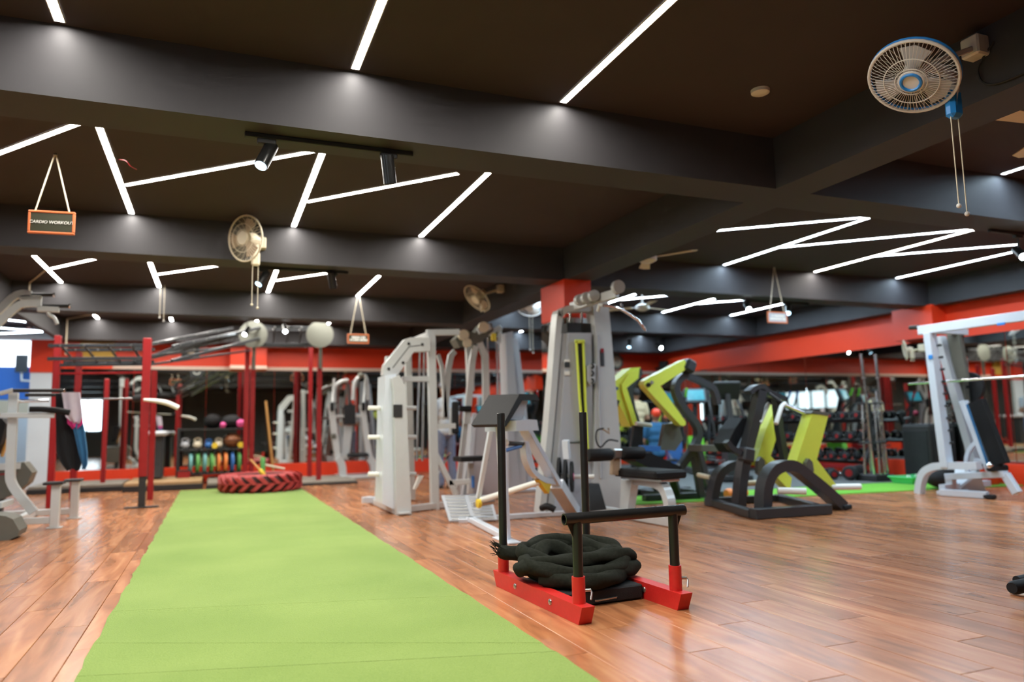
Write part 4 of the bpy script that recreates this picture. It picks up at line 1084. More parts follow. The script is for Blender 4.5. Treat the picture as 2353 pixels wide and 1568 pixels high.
def fly_back():
    y = 15.35
    t = thing('butterfly_machine', (2.8, 15.6, 0), 'olive grey butterfly machine standing against the rear mirror', 'gym machine')
    S = 'silver'
    for px, pb, sh in ((760, 783, 0), (832, 858, 1)):
        yy = y+0.05*sh
        MB().strap([A(px, 930, yy), A(px+8, 1000, yy), A(px+17, 1058, yy)], 0.16, 0.115, Y_).build('side_upright', S, t)
        MB().strap(smooth([A(px+14, 1052, yy-0.05), A(px+22, 1062, yy-0.05), A(px+26, 1078, yy-0.05), A(px+26, 1101, yy-0.05)], 4), 0.2, 0.14, Y_).build('foot_shroud', S, t)
        p = A(px+3, 935, yy-0.12); MB().box(p, (0.07, 0.08, 0.18), bev=0.02).build('arm_grip', 'black_leather', t)
        MB().pipe(smooth([A(px+8, 870, yy), A(px+6, 900, yy), p], 5), 0.026, 10).build('swing_arm', S, t)
    MB().plate([A(791, 931, y), A(816, 931, y), A(816, 976, y), A(791, 976, y)], (0, 0.09, 0)).build('back_pad', 'rubber', t)
    MB().bar(A(800, 978, y+0.1), A(792, 1056, y+0.1), 0.16, 0.10, Y_).build('seat_column', S, t)
    MB().bar(A(772, 957, y+0.05), A(834, 956, y+0.05), 0.05, 0.06).build('cross_bar', S, t)
    MB().pipe(smooth([A(768, 925, y+0.1), A(770, 890, y+0.1), A(785, 877, y+0.1), A(800, 874, y+0.1)], 5), 0.04, 10).build('frame_tube', S, t)
    MB().pipe(smooth([A(811, 920, y+0.1), A(815, 880, y+0.1), A(829, 865, y+0.1), A(842, 870, y+0.1), A(846, 920, y+0.1)], 5), 0.04, 10).build('frame_tube', S, t)
    MB().ball(A(829, 862, y+0.05), 0.06, n=12, m_=8).build('pulley_cap', 'disc_olive', t)
    MB().box((2.75, 15.5, 0.04), (0.75, 0.9, 0.06), bev=0.01).build('base', S, t)
    MB().box(A(767, 1003, y-0.09), (0.09, 0.02, 0.10), bev=0.006).build('label_plate', 'plastic_olive', t)
    MB().box((2.75, 15.4, 0.47), (0.42, 0.40, 0.08), bev=0.03).build('seat', 'rubber', t)
fly_back()

# ------------------------------------------------------------------ chest supported T-bar row
def tbar():
    p0, p1 = (2.42, 6.18), (3.70, 7.48)
    B = lambda px, py: AP(px, py, p0, p1)
    n = V((-(p1[1]-p0[1]), p1[0]-p0[0], 0)).normalized()        # away from camera, to the left
    t = thing('tbar_row_machine', (3.1, 6.95, 0), 'pale blue T-bar row machine with black chest pad behind the sled', 'gym machine')
    S = 'silver_blue'
    # front stand
    MB().bar(B(1148, 960), B(1164, 1243), 0.075, 0.06, n).build('front_leg', S, t)
    f = B(1164, 1243); MB().box((f.x, f.y, 0.008), (0.12, 0.40, 0.014), bev=0.003).build('front_foot', S, t)
    MB().bar(A(1128, 985, 7.0), A(1099, 1146, 7.35), 0.045, 0.045, Y_).build('thin_strut', S, t)
    # main beam with chest pad
    a, b, c = B(1192, 962), B(1278, 1112), B(1318, 1176)
    MB().bar(a, b, 0.07, 0.10, n).build('main_beam', S, t)
    MB().bar(b, c+V((0, 0, 0)), 0.11, 0.14, n).build('rear_leg', S, t)
    MB().box((c.x, c.y, 0.016), (0.34, 0.14, 0.03), Matrix.Rotation(math.radians(-45), 3, 'Z'), 0.004).build('rear_foot', S, t)
    MB().plate([B(1150, 968), B(1178, 965), B(1200, 966), B(1204, 990), B(1150, 992)], n*0.30).build('beam_saddle', S, t)
    # chest pad: long slab tilted forward
    pc = [B(1119, 976), B(1126, 982), B(1165, 922), B(1206, 921), B(1200, 908), B(1158, 907)]
    MB().plate(pc, n*0.30).build('chest_pad', 'black_leather', t)
    MB().plate([B(1152, 965), B(1176, 922), B(1196, 922), B(1186, 948), B(1180, 965)], n*0.16).build('pad_bracket', 'panel_grey', t)
    # loop arm
    loop = smooth([B(1203, 1015), B(1206, 1050), B(1220, 1082), B(1245, 1102), B(1272, 1108)], 6)
    MB().strap(loop, 0.06, 0.055, n).build('loop_arm', S, t)
    MB().bar(B(1208, 1018), B(1224, 1080), 0.05, 0.045, n).build('loop_arm', S, t)
    h = B(1200, 1021); o = h-n*0.30-V((0.06, 0.02, 0))
    MB().cyl(h, B(1164, 1019), 0.020, n=12).build('handle', 'black_matte', t)
    MB().ball(B(1161, 1018), 0.034, n=12, m_=8).build('handle_knob', 'sign_white', t)
    MB().cyl(B(1196, 1026), B(1154, 1038), 0.018, n=12).build('handle', 'blue', t)
    # lever
    MB().cyl(A(1105, 1150, 7.3), B(1240, 1108), 0.030, n=14).build('lever_arm', 'sign_white', t)
    MB().plate([B(1233, 1103), B(1262, 1112), B(1256, 1135), B(1246, 1122)], n*0.05).build('yellow_bracket', 'yellow', t)
    MB().cyl(A(1090, 1160, 7.3), A(1135, 1152, 7.3), 0.03, n=12).build('pivot', 'steel', t)
    MB().cyl(A(1096, 1158, 7.24), A(1104, 1157, 7.24), 0.045, n=14).build('pivot_cap', 'yellow', t)
    # ribbed foot plate
    q = [A(1014, 1140, 8.1), A(1128, 1140, 7.9), A(1143, 1196, 7.42), A(1032, 1199, 7.62)]
    nn = (q[1]-q[0]).cross(q[3]-q[0]).normalized()
    MB().plate(q, nn*0.016).build('foot_plate', 'panel_grey', t)
    for i in range(8):
        u = (i+0.6)/8; l = q[0].lerp(q[3], u); r = q[1].lerp(q[2], u)
        MB().bar(l.lerp(r, 0.06)-nn*0.014, l.lerp(r, 0.46)-nn*0.014, 0.022, 0.012, nn).build('rib', 'steel', t)
        MB().bar(l.lerp(r, 0.54)-nn*0.014, l.lerp(r, 0.94)-nn*0.014, 0.022, 0.012, nn).build('rib', 'steel', t)
    MB().bar((q[2]+q[3])/2*1.0, V((q[0].x+0.3, 8.0, 0.1)), 0.3, 0.04).build('plate_support', S, t)
    MB().bar(V((2.5, 7.55, 0.03)), V((c.x, c.y, 0.03)), 0.07, 0.05).build('base_rail', S, t)
    MB().bar(V((f.x, f.y, 0.03)), V((2.55, 7.6, 0.03)), 0.07, 0.05).build('base_rail', S, t)
    # stop post with handle
    MB().bar(B(1303, 1055), B(1300, 1012), 0.07, 0.07, n).build('stop_post', S, t)
    MB().cyl(B(1303, 1018), B(1348, 1016), 0.012, n=10).build('stop_pin', 'black_matte', t)
    MB().ball(B(1350, 1016), 0.022, n=10, m_=6).build('pin_knob', 'sign_white', t)
    # loaded plate horn
    ax = V((0.86, -0.50, 0.0)); pc_ = B(1312, 1096)
    MB().cyl(pc_-ax*0.22, pc_+ax*0.26, 0.024, n=14).build('plate_horn', 'sign_white', t)
    return pc_, ax
PC, PAX = tbar()
def weight_plate(c, ax, R_, th, label, group, m='rubber', name='weight_plate', hub='steel'):
    c, ax = V(c), V(ax).normalized()
    t = thing(name, (c.x, c.y, c.z-R_), label, 'weight plate', group)
    MB().loft([(c-ax*th/2, R_*0.94), (c-ax*th*0.42, R_), (c+ax*th*0.42, R_), (c+ax*th/2, R_*0.94), (c+ax*th/2, R_*0.80), (c+ax*th*0.28, R_*0.76), (c+ax*th*0.28, R_*0.34), (c+ax*th/2, R_*0.30), (c+ax*th/2, 0.03)], 32, axis=ax).build('disc', m, t)
    MB().loft([(c+ax*th*0.45, 0.042), (c+ax*(th/2+0.004), 0.04)], 18).build('hub', hub, t)
    return t
weight_plate(PC-PAX*0.13, PAX, 0.215, 0.035, 'largest black plate on the T-bar row machine, leftmost', 'plates on the T-bar row machine')
weight_plate(PC-PAX*0.06, PAX, 0.195, 0.035, 'middle black plate on the T-bar row machine', 'plates on the T-bar row machine')
weight_plate(PC+PAX*0.01, PAX, 0.17, 0.035, 'outer black plate with pink hub label on the T-bar row machine', 'plates on the T-bar row machine', hub='pink')

# ------------------------------------------------------------------ lat pulldown tower with seat
def lat():
    y = 7.82
    t = thing('lat_pulldown_machine', (3.95, 7.2, 0), 'tall grey lat pulldown tower with yellow trimmed slot and black seat', 'gym machine')
    S = 'silver'
    MB().plate([A(1296, 768, y+0.05), A(1348, 768, y+0.05), A(1356, 1176, y+0.05), A(1262, 1180, y+0.05)], (0, 0.24, 0)).build('stack_cover', 'panel_grey', t)
    MB().strap(smooth([A(1240, 1178, y), A(1262, 950, y), A(1278, 745, y), A(1284, 724, y), A(1297, 713, y), A(1318, 711, y), A(1350, 711, y), A(1362, 716, y), A(1369, 728, y), A(1371, 760, y)], 6), 0.16, 0.075, Y_).build('frame_hoop', S, t)
    MB().strap([A(1262, 1180, y-0.02), A(1285, 930, y-0.02), A(1298, 768, y-0.02)], 0.05, 0.07, Y_).build('cover_edge', S, t)
    MB().plate([A(1354, 700, y), A(1372, 692, y), A(1389, 698, y), A(1398, 800, y), A(1416, 1010, y), A(1420, 1172, y), A(1352, 1178, y), A(1362, 800, y)], (0, 0.20, 0)).build('tower_side', S, t)
    MB().strap([A(1374, 770, y-0.11), A(1378, 960, y-0.11), A(1382, 1100, y-0.11)], 0.02, 0.02, Y_).build('tower_groove', 'panel_grey', t)
    MB().box(A(1384, 824, y-0.105), (0.05, 0.012, 0.19), bev=0.005).build('label_plate', 'charcoal', t)
    MB().box(A(1384, 806, y-0.113), (0.04, 0.006, 0.05), bev=0.002).build('red_badge', 'rig_red', t)
    MB().box(A(1303, 838, y-0.078), (0.065, 0.012, 0.065), bev=0.003).build('sticker', 'charcoal', t)
    for py in (831, 858): MB().box(A(1303, py+0, y-0.077), (0.07, 0.01, 0.045), bev=0.003).build('sticker', 'sign_white', t)
    # yellow trimmed slot
    yy = y-0.11
    MB().strap([A(1324, 785, yy), A(1332, 920, yy), A(1345, 1062, yy)], 0.03, 0.018, Y_).build('slot_trim', 'lime', t)
    MB().strap([A(1340, 785, yy), A(1345, 920, yy), A(1352, 1062, yy)], 0.03, 0.018, Y_).build('slot_trim', 'lime', t)
    MB().bar(A(1321, 785, yy), A(1343, 785, yy), 0.03, 0.04).build('slot_trim', 'lime', t)
    MB().plate([A(1325, 788, yy+0.02), A(1339, 788, yy+0.02), A(1350, 1060, yy+0.02), A(1346, 1060, yy+0.02)], (0, 0.01, 0)).build('weight_slot', 'black_matte', t)
    for px in (1310, 1336): MB().cyl(A(px, 720, y+0.1), A(px+2, 772, y+0.1), 0.016, n=10).build('guide_rod', 'chrome', t)
    MB().box(A(1325, 757, y+0.1), (0.34, 0.2, 0.13), bev=0.01).build('stack_top', 'black_matte', t)
    # boom with pulleys towards the user
    b0 = A(1313, 706, 7.82)
    b1 = A(1418, 674, 7.05)
    MB().bar(b0, b1, 0.06, 0.10).build('boom', S, t)
    for px, py, yy_, r in ((1332, 690, 7.5, 0.065), (1347, 685, 7.4, 0.065), (1364, 680, 7.3, 0.065), (1420, 660, 7.02, 0.075)):
        p = A(px, py, yy_)
        MB().cyl(p-Y_*0.03, p+Y_*0.03, r, n=22).build('pulley_cover', S, t)
        MB().cyl(p+X_*0.018-Y_*0.026, p+X_*0.018+Y_*0.034, r*0.98, n=22).build('pulley', 'black_matte', t)
    MB().cyl(A(1424, 672, 7.02), A(1428, 700, 7.02), 0.005, n=6).build('cable', 'black_matte', t)
    MB().bar(A(1428, 697, 7.02), A(1430, 712, 7.02), 0.03, 0.03).build('cable_clip', 'chrome', t)
    MB().pipe(smooth([A(1387, 702, 6.95), A(1410, 706, 6.98), A(1432, 714, 7.02), A(1460, 732, 7.06), A(1467, 737, 7.07)], 4)+[A(1482, 759, 7.1)], 0.017, 12).build('lat_bar', 'chrome', t)
    MB().pipe([A(1374, 715, 7.05), A(1378, 700, 7.0), A(1387, 702, 6.95)], 0.02, 10).build('bar_hook', S, t)
    MB().plate([A(1348, 842, y-0.11), A(1358, 835, y-0.11), A(1368, 838, y-0.11), A(1366, 880, y-0.11), A(1356, 886, y-0.11), A(1349, 876, y-0.11)], (0, 0.03, 0)).build('hook_plate', S, t)
    for py in (842, 858, 876): MB().pipe(smooth([A(1360, py-6, y-0.14), A(1364, py, y-0.14), A(1360, py+6, y-0.14)], 4), 0.012, 8).build('hook', 'black_matte', t)
    # seat and thigh pads in front
    sx = 4.16
    pl = lambda px, py: A(px, py, 6.75)
    for a, b in (((1350, 1047), (1404, 1045)), ((1428, 1043), (1478, 1041))):
        p, q = A(a[0], a[1], 6.85), A(b[0], b[1], 6.85)
        MB().loft([(p, 0.058), (p+(q-p)*0.04, 0.066), (p+(q-p)*0.96, 0.066), (q, 0.058)], 20).build('thigh_roller', 'black_leather', t)
    MB().box(A(1416, 1043, 6.88), (0.11, 0.12, 0.10), bev=0.012).build('roller_bracket', 'steel', t)
    MB().bar(A(1414, 1050, 6.9), A(1412, 1092, 6.9), 0.085, 0.07, Y_).build('roller_post', 'fan_dust', t)
    s0, s1 = F(1420, 1098, 0.52), F(1540, 1108, 0.49)
    MB().box((4.17, 6.62, 0.49), (0.40, 0.74, 0.085), Matrix.Rotation(math.radians(4), 3, 'Z'), 0.022).build('seat_pad', 'black_leather', t)
    MB().box((4.17, 6.62, 0.435), (0.24, 0.70, 0.03), Matrix.Rotation(math.radians(4), 3, 'Z'), 0.008).build('seat_plate', 'steel', t)
    fx = 4.12
    path = smooth([V((4.17, 6.95, 0.40)), V((4.16, 6.55, 0.40)), V((4.14, 6.33, 0.37)), V((4.13, 6.23, 0.28)), V((4.13, 6.20, 0.15)), V((4.13, 6.20, 0.02))], 5)
    MB().strap(path, 0.09, 0.085, X_).build('seat_frame', S, t)
    MB().bar((4.13, 6.17, 0.045), (4.05, 7.8, 0.045), 0.09, 0.08).build('base_rail', S, t)
    MB().plate([V((4.15, 6.86, 0.40)), V((4.15, 7.08, 0.40)), V((4.15, 7.14, 0.05)), V((4.15, 6.98, 0.05))], (0.09, 0, 0)).build('seat_support', S, t)
    MB().plate([A(1352, 1112, 7.15), A(1376, 1112, 7.15), A(1392, 1170, 6.95), A(1356, 1174, 6.95)], (0, 0.03, 0.01)).build('foot_board', 'rubber', t)
    MB().pipe(smooth([A(1245, 1168, 7.3), A(1258, 1164, 7.2), A(1275, 1172, 7.15)], 4), 0.035, 10).build('foot_roller', 'black_leather', t)
    MB().bar((3.55, 7.82, 0.03), (4.45, 7.82, 0.03), 0.12, 0.05).build('base_rail', S, t)
    MB().pipe(smooth([A(1388, 985, 7.2), A(1372, 990, 7.2), A(1370, 1012, 7.2), A(1380, 1028, 7.2), A(1398, 1012, 7.2), A(1420, 1014, 7.2)], 5), 0.010, 8).build('cable_strap', 'black_matte', t)
    MB().pipe([A(1385, 986, 7.2), A(1400, 996, 7.2), A(1398, 984, 7.2)], 0.012, 8).build('rope_hook', 'fan_dust', t)
lat()

# ------------------------------------------------------------------ yellow plate loaded machines
def press():
    t = thing('chest_press_machine', (5.75, 8.45, 0), 'charcoal plate loaded press with bent yellow arms beside the lat tower', 'gym machine', 'yellow armed plate loaded machines')
    D = 'charcoal'
    y = 8.75
    # left yellow arm (box chevron) - front face and side face
    MB().plate([A(1424, 884, y), A(1440, 860, y), A(1465, 848, y), A(1463, 870, y), A(1436, 892, y), A(1462, 976, y), A(1452, 981, y), A(1426, 900, y)], (0.0, 0.10, 0)).build('yellow_arm', 'lime', t)
    MB().plate([A(1398, 882, y+0.1), A(1440, 847, y+0.1), A(1463, 846, y+0.1), A(1440, 862, y+0.1), A(1425, 885, y+0.1), A(1428, 905, y+0.1), A(1455, 980, y+0.1), A(1438, 981, y+0.1), A(1400, 905, y+0.1)], (0, 0.24, 0)).build('yellow_arm', 'lime', t)
    MB().box(A(1418, 932, y-0.03), (0.035, 0.01, 0.15), Matrix.Rotation(math.radians(22), 3, 'Y'), 0.003).build('arm_label', 'black_matte', t)
    MB().cyl(A(1417, 893, y-0.06), A(1417, 893, y-0.02), 0.022, n=14).build('arm_bolt', 'blue', t)
    MB().plate([A(1464, 846, y+0.2), A(1470, 850, y+0.2), A(1472, 862, y+0.2), A(1452, 890, y+0.2), A(1450, 905, y+0.2), A(1456, 940, y+0.2), A(1468, 975, y+0.2), A(1472, 1000, y+0.2), A(1465, 980, y+0.2), A(1436, 892, y+0.2), A(1462, 870, y+0.2)], (0, 0.12, 0)).build('arm_inner', 'charcoal', t)
    # right yellow arm
    yr = 8.05
    MB().plate([A(1473, 884, yr), A(1476, 876, yr), A(1484, 870, yr), A(1566, 828, yr), A(1571, 836, yr), A(1567, 852, yr), A(1511, 888, yr), A(1569, 970, yr), A(1569, 977, yr), A(1563, 980, yr), A(1556, 977, yr), A(1478, 893, yr)], (0, 0.13, 0)).build('yellow_arm', 'lime', t)
    MB().cyl(A(1490, 885, yr-0.09), A(1490, 885, yr-0.05), 0.028, n=16).build('arm_bolt', 'black_matte', t)
    MB().cyl(A(1498, 879, yr-0.085), A(1498, 879, yr-0.05), 0.022, n=16).build('arm_bolt', 'steel', t)
    MB().box(A(1580, 842, yr), (0.16, 0.2, 0.17), Matrix.Rotation(math.radians(25), 3, 'Y'), 0.03).build('pivot_block', D, t)
    # curved main frame
    ym = 8.1
    MB().strap(smooth([A(1585, 863, ym), A(1566, 867, ym), A(1553, 885, ym), A(1554, 908, ym), A(1570, 938, ym), A(1594, 968, ym), A(1604, 992, ym), A(1600, 1016, ym), A(1580, 1050, ym), A(1545, 1096, ym)], 5), 0.10, 0.085, Y_).build('main_frame', D, t)
    MB().strap(smooth([A(1584, 866, ym+0.1), A(1612, 878, ym+0.1), A(1636, 892, ym+0.1), A(1644, 910, ym+0.1), A(1648, 930, ym+0.1)], 5), 0.10, 0.075, Y_).build('top_frame', D, t)
    MB().bar(A(1592, 1030, ym), A(1612, 1142, ym), 0.09, 0.075, Y_).build('rear_leg', D, t)
    MB().bar(A(1600, 1010, ym+0.3), A(1632, 1140, ym+0.3), 0.08, 0.07, Y_).build('rear_leg', D, t)
    # pads
    MB().plate([A(1524, 975, 8.2), A(1556, 972, 8.2), A(1566, 1010, 8.2), A(1548, 1036, 8.2), A(1513, 1034, 8.2)], (0.06, 0.16, 0)).build('back_pad', 'plastic_olive', t)
    MB().plate([A(1455, 978, 8.5), A(1476, 978, 8.5), A(1474, 1030, 8.5), A(1448, 1030, 8.5)], (0.05, 0.14, 0)).build('back_pad', 'charcoal', t)
    MB().plate([A(1440, 1042, 8.0), A(1478, 1040, 8.0), A(1548, 1072, 8.0), A(1542, 1094, 8.0), A(1520, 1094, 8.0), A(1446, 1060, 8.0)], (0.05, 0.42, 0)).build('seat_pad', 'black_leather', t)
    MB().bar(A(1596, 1030, 7.9), A(1654, 1031, 7.9), 0.30, 0.085).build('side_pad', 'plastic_olive', t)
    MB().bar(A(1470, 1030, 8.1), A(1515, 1032, 8.1), 0.07, 0.07).build('seat_rail', 'blue', t)
    MB().bar(A(1480, 1080, 8.2), A(1500, 1098, 8.2), 0.2, 0.05).build('yellow_cover', 'yellow', t)
    for a, b in (((1461, 974), (1496, 978)), ((1540, 976), (1552, 974))):
        MB().cyl(A(a[0], a[1], 8.4), A(b[0], b[1], 8.4), 0.028, n=12).build('handle', 'sign_white', t)
    # base
    MB().bar((5.15, 8.32, 0.05), (6.35, 8.22, 0.05), 0.12, 0.07).build('base_rail', D, t)
    MB().bar((5.15, 9.15, 0.05), (6.35, 9.05, 0.05), 0.12, 0.07).build('base_rail', D, t)
    MB().bar((5.6, 8.3, 0.05), (5.6, 9.1, 0.05), 0.12, 0.07).build('base_rail', D, t)
    MB().bar((6.15, 8.25, 0.05), (6.15, 9.05, 0.05), 0.12, 0.07).build('base_rail', D, t)
    MB().bar(A(1545, 1094, ym), (5.6, 8.25, 0.08), 0.10, 0.09).build('front_leg', D, t)
    MB().bar((5.6, 8.7, 0.08), A(1462, 1000, 8.8), 0.10, 0.09).build('front_leg', D, t)
    MB().cyl(A(1605, 1092, 7.85), A(1632, 1098, 7.6), 0.03, n=12).build('plate_horn', 'cream', t)
press()
def row():
    t = thing('iso_row_machine', (5.95, 6.9, 0), 'charcoal plate loaded row machine with long yellow levers and arched legs', 'gym machine', 'yellow armed plate loaded machines')
    D = 'charcoal'
    yf, ym, yb = 6.42, 6.95, 7.45
    # front arch (near) and rear arch
    MB().strap(smooth([A(1754, 1180, yf), A(1754, 1140, yf), A(1760, 1105, yf), A(1776, 1080, yf), A(1800, 1070, yf), A(1824, 1074, yf), A(1852, 1095, yf), A(1895, 1130, yf), A(1932, 1164, yf)], 5), 0.15, 0.115, Y_).build('front_arch', D, t)
    MB().strap(smooth([A(1634, 1164, yb), A(1640, 1125, yb), A(1650, 1093, yb), A(1668, 1075, yb), A(1690, 1069, yb), A(1715, 1078, yb)], 5), 0.13, 0.10, Y_).build('rear_arch', D, t)
    # main mast
    MB().strap(smooth([A(1697, 1166, 7.05), A(1703, 1100, 7.05), A(1716, 1030, 7.05), A(1733, 965, 7.05), A(1742, 925, 7.05), A(1746, 898, 7.05)], 4), 0.12, 0.115, Y_).build('mast', D, t)
    MB().strap(smooth([A(1718, 903, 7.05), A(1732, 892, 7.05), A(1748, 890, 7.05), A(1764, 903, 7.05), A(1782, 910, 7.05), A(1800, 918, 7.05)], 5), 0.12, 0.055, Y_).build('top_cap', D, t)
    MB().strap([A(1783, 915, 7.0), A(1790, 985, 7.0), A(1805, 1072, 7.0)], 0.08, 0.075, Y_).build('rear_mast', D, t)
    MB().strap(smooth([A(1700, 1042, 7.0), A(1680, 1030, 7.0), A(1668, 1015, 7.0)], 4), 0.08, 0.06, Y_).build('seat_arm', D, t)
    MB().box(A(1715, 1045, 7.0), (0.16, 0.14, 0.16), Matrix.Rotation(0.2, 3, 'Y'), 0.02).build('pivot_block', D, t)
    MB().plate([A(1655, 1020, 7.3), A(1672, 985, 7.3), A(1690, 960, 7.3), A(1700, 966, 7.3), A(1684, 1010, 7.3), A(1668, 1040, 7.3)], (0.05, 0.34, 0)).build('chest_pad', 'black_leather', t)
    # yellow levers
    yl = 7.3
    MB().plate([A(1777, 930, yl), A(1788, 955, yl), A(1782, 985, yl), A(1762, 1048, yl), A(1810, 1098, yl), A(1806, 1128, yl), A(1770, 1090, yl), A(1745, 1050, yl), A(1732, 1070, yl), A(1727, 1060, yl), A(1738, 1030, yl), A(1752, 985, yl)], (0, 0.14, 0)).build('yellow_lever', 'lime', t)
    yr = 6.72
    MB().plate([A(1855, 952, yr), A(1892, 956, yr), A(1866, 1056, yr), A(1912, 1116, yr), A(1907, 1126, yr), A(1890, 1118, yr), A(1845, 1078, yr), A(1818, 1064, yr)], (0, 0.15, 0)).build('yellow_lever', 'lime', t)
    MB().plate([A(1853, 950, yr), A(1858, 944, yr), A(1894, 950, yr), A(1892, 957, yr)], (0, 0.16, 0)).build('lever_cap', 'plastic_olive', t)
    for (px, py, yy) in ((1747, 1068, yl-0.1), (1857, 1072, yr-0.1)):
        MB().plate([A(px-9, py+20, yy), A(px-8, py-8, yy), A(px-2, py-18, yy), A(px+6, py-10, yy), A(px+9, py+10, yy), A(px+3, py+28, yy)], (0, 0.06, 0)).build('pivot_cover', 'plastic_olive', t)
    # handles
    MB().cyl(A(1766, 928, 7.1), A(1746, 972, 7.0), 0.024, n=12).build('handle', 'sign_white', t)
    MB().pipe([A(1783, 974, 6.7), A(1796, 934, 6.75), A(1804, 928, 6.78)], 0.026, 12).build('handle', 'sign_white', t)
    MB().cyl(A(1800, 928, 6.78), A(1856, 954, 6.75), 0.018, n=12).build('handle_rod', 'chrome', t)
    MB().bar(A(1766, 905, 7.0), A(1835, 952, 6.85), 0.05, 0.03).build('link', D, t)
    # horns
    MB().cyl(A(1787, 1128, yf-0.1), A(1852, 1130, yf-0.25), 0.036, n=14).build('plate_horn', 'sign_white', t)
    MB().cyl(A(1908, 1120, yr-0.05), A(1976, 1119, yr-0.1), 0.036, n=14).build('plate_horn', 'sign_white', t)
    MB().cyl(A(1700, 1112, yb), A(1745, 1110, yb+0.05), 0.036, n=14).build('plate_horn', 'cream', t)
    # base frame
    MB().bar((5.16, 6.26, 0.055), (6.10, 6.19, 0.055), 0.13, 0.10).build('base_rail', D, t)
    MB().bar((5.62, 7.62, 0.045), (5.20, 6.30, 0.045), 0.10, 0.08).build('base_rail', D, t)
    MB().bar((6.60, 7.50, 0.045), (6.08, 6.22, 0.045), 0.10, 0.08).build('base_rail', D, t)
    MB().bar((5.60, 7.58, 0.045), (6.58, 7.46, 0.045), 0.10, 0.08).build('base_rail', D, t)
    MB().box(A(1934, 1164, yf), (0.12, 0.2, 0.05), bev=0.01).build('foot_pad', 'rubber', t)
row()
for i, (px, py, y, c) in enumerate(((1690, 1108, 8.0, 'orange'), )):
    t = thing('dumbbell', V((A(px, py, y).x, y, 0.0)), 'small orange dumbbell on the mat behind the row machine', 'dumbbell')
    p = V((A(px, py, y).x, y, 0.07))
    MB().cyl(p-X_*0.12, p+X_*0.12, 0.016, n=10).build('handle', 'steel', t)
    for s in (-1, 1): MB().loft([(p+X_*s*0.06, 0.055), (p+X_*s*0.08, 0.068), (p+X_*s*0.14, 0.068), (p+X_*s*0.16, 0.055)], 8).build('head', c, t)

# ------------------------------------------------------------------ smith machine and bench at the right
def smith_right():
    t = thing('smith_machine', (8.95, 6.4, 0), 'pale blue smith machine with horizontal bar at the right edge', 'gym machine', 'smith machines')
    S = 'silver_blue'; x = 8.70
    B = lambda px, py, xx=8.70: AX(px, py, xx)
    top = B(2136, 765); bot = B(2176, 1075)
    MB().bar(bot, top, 0.10, 0.13, X_).build('upright', S, t)
    MB().bar(B(2112, 760), V((x, 4.6, 2.15)), 0.07, 0.115).build('top_beam', S, t)
    MB().box(B(2300, 745, 8.66)+V((0, 0, 0.0)), (0.012, 0.10, 0.030), bev=0.003).build('name_badge', 'fan_blue', t)
    MB().box(B(2138, 821, 8.63), (0.012, 0.06, 0.055), bev=0.002).build('sticker', 'fan_blue', t)
    MB().cyl(B(2112, 752), B(2106, 751)+V((0, 0.10, 0)), 0.03, n=12).build('end_cap', 'black_matte', t)
    MB().bar(V((x, top.y+0.05, 2.16)), V((9.45, top.y+0.05, 2.14)), 0.09, 0.08).build('side_beam', S, t)
    # rear slanting uprights
    MB().bar(B(2160, 775, 9.2), B(2246, 1080, 9.2), 0.10, 0.12, X_).build('rear_upright', 'panel_grey', t)
    MB().plate([B(2178, 770, 9.25), B(2205, 768, 9.25), B(2226, 870, 9.25), B(2200, 880, 9.25)], (0.05, 0, 0)).build('rear_panel', 'plastic_olive', t)
    MB().bar((9.3, 6.9, 0.3), (9.35, 6.95, 2.1), 0.09, 0.09).build('rear_upright', 'plastic_olive', t)
    # guide rods with stops
    g0, g1 = B(2150, 780, 8.82), B(2170, 1045, 8.82)
    MB().cyl(g0, g1, 0.018, n=12).build('guide_rod', 'chrome', t)
    for i in range(9):
        p = top.lerp(bot, 0.1+0.09*i)+V((0.04, -0.06, 0)); MB().cyl(p, p-Y_*0.05, 0.016, n=8).build('safety_stop', 'black_matte', t)
    # smith bar
    MB().cyl(B(2088, 882, 8.75), V((8.75, 4.6, 1.45)), 0.017, n=14).build('smith_bar', 'chrome', t)
    MB().box(B(2154, 876, 8.80), (0.09, 0.10, 0.22), bev=0.02).build('bar_carriage', 'black_matte', t)
    # base
    MB().strap(smooth([B(2113, 1135), B(2116, 1110), B(2124, 1088), B(2140, 1076), B(2165, 1071), B(2250, 1071)], 5), 0.10, 0.09, X_).build('base_hoop', S, t)
    MB().bar(V((x, 6.9, 0.045)), V((8.80, 6.35, 0.045)), 0.09, 0.08).build('base_rail', S, t)
    MB().bar(V((x+0.02, 6.9, 0.10)), V((9.8, 7.05, 0.10)), 0.08, 0.08).build('base_rail', S, t)
    MB().box(V((8.80, 6.33, 0.03)), (0.10, 0.12, 0.05), bev=0.008).build('foot_cap', 'rubber', t)
    MB().strap([B(2240, 1058, 9.0), B(2258, 1062, 9.0)], 0.05, 0.05, X_).build('link', S, t)
    MB().cyl(V((9.3, 6.86, 0.95)), V((9.6, 6.86, 0.95)), 0.025, n=12).build('plate_horn', 'chrome', t)
    MB().cyl(V((9.3, 6.90, 1.40)), V((9.6, 6.90, 1.40)), 0.025, n=12).build('plate_horn', 'chrome', t)
    MB().plate([V((9.25, 6.75, 0.3)), V((9.25, 7.1, 0.3)), V((9.6, 6.95, 0.02)), V((9.0, 6.95, 0.02))], (0, 0, 0.04)).build('rear_foot', S, t)
smith_right()
for i, (z, r) in enumerate(((0.95, 0.225), (1.40, 0.20))):
    weight_plate((9.42, 6.86+0.05*i, z), (1, 0, 0), r, 0.05, ['large black plate on the lower horn of the right smith', 'black plate on the upper horn of the right smith'][i], 'plates on the right smith machine')
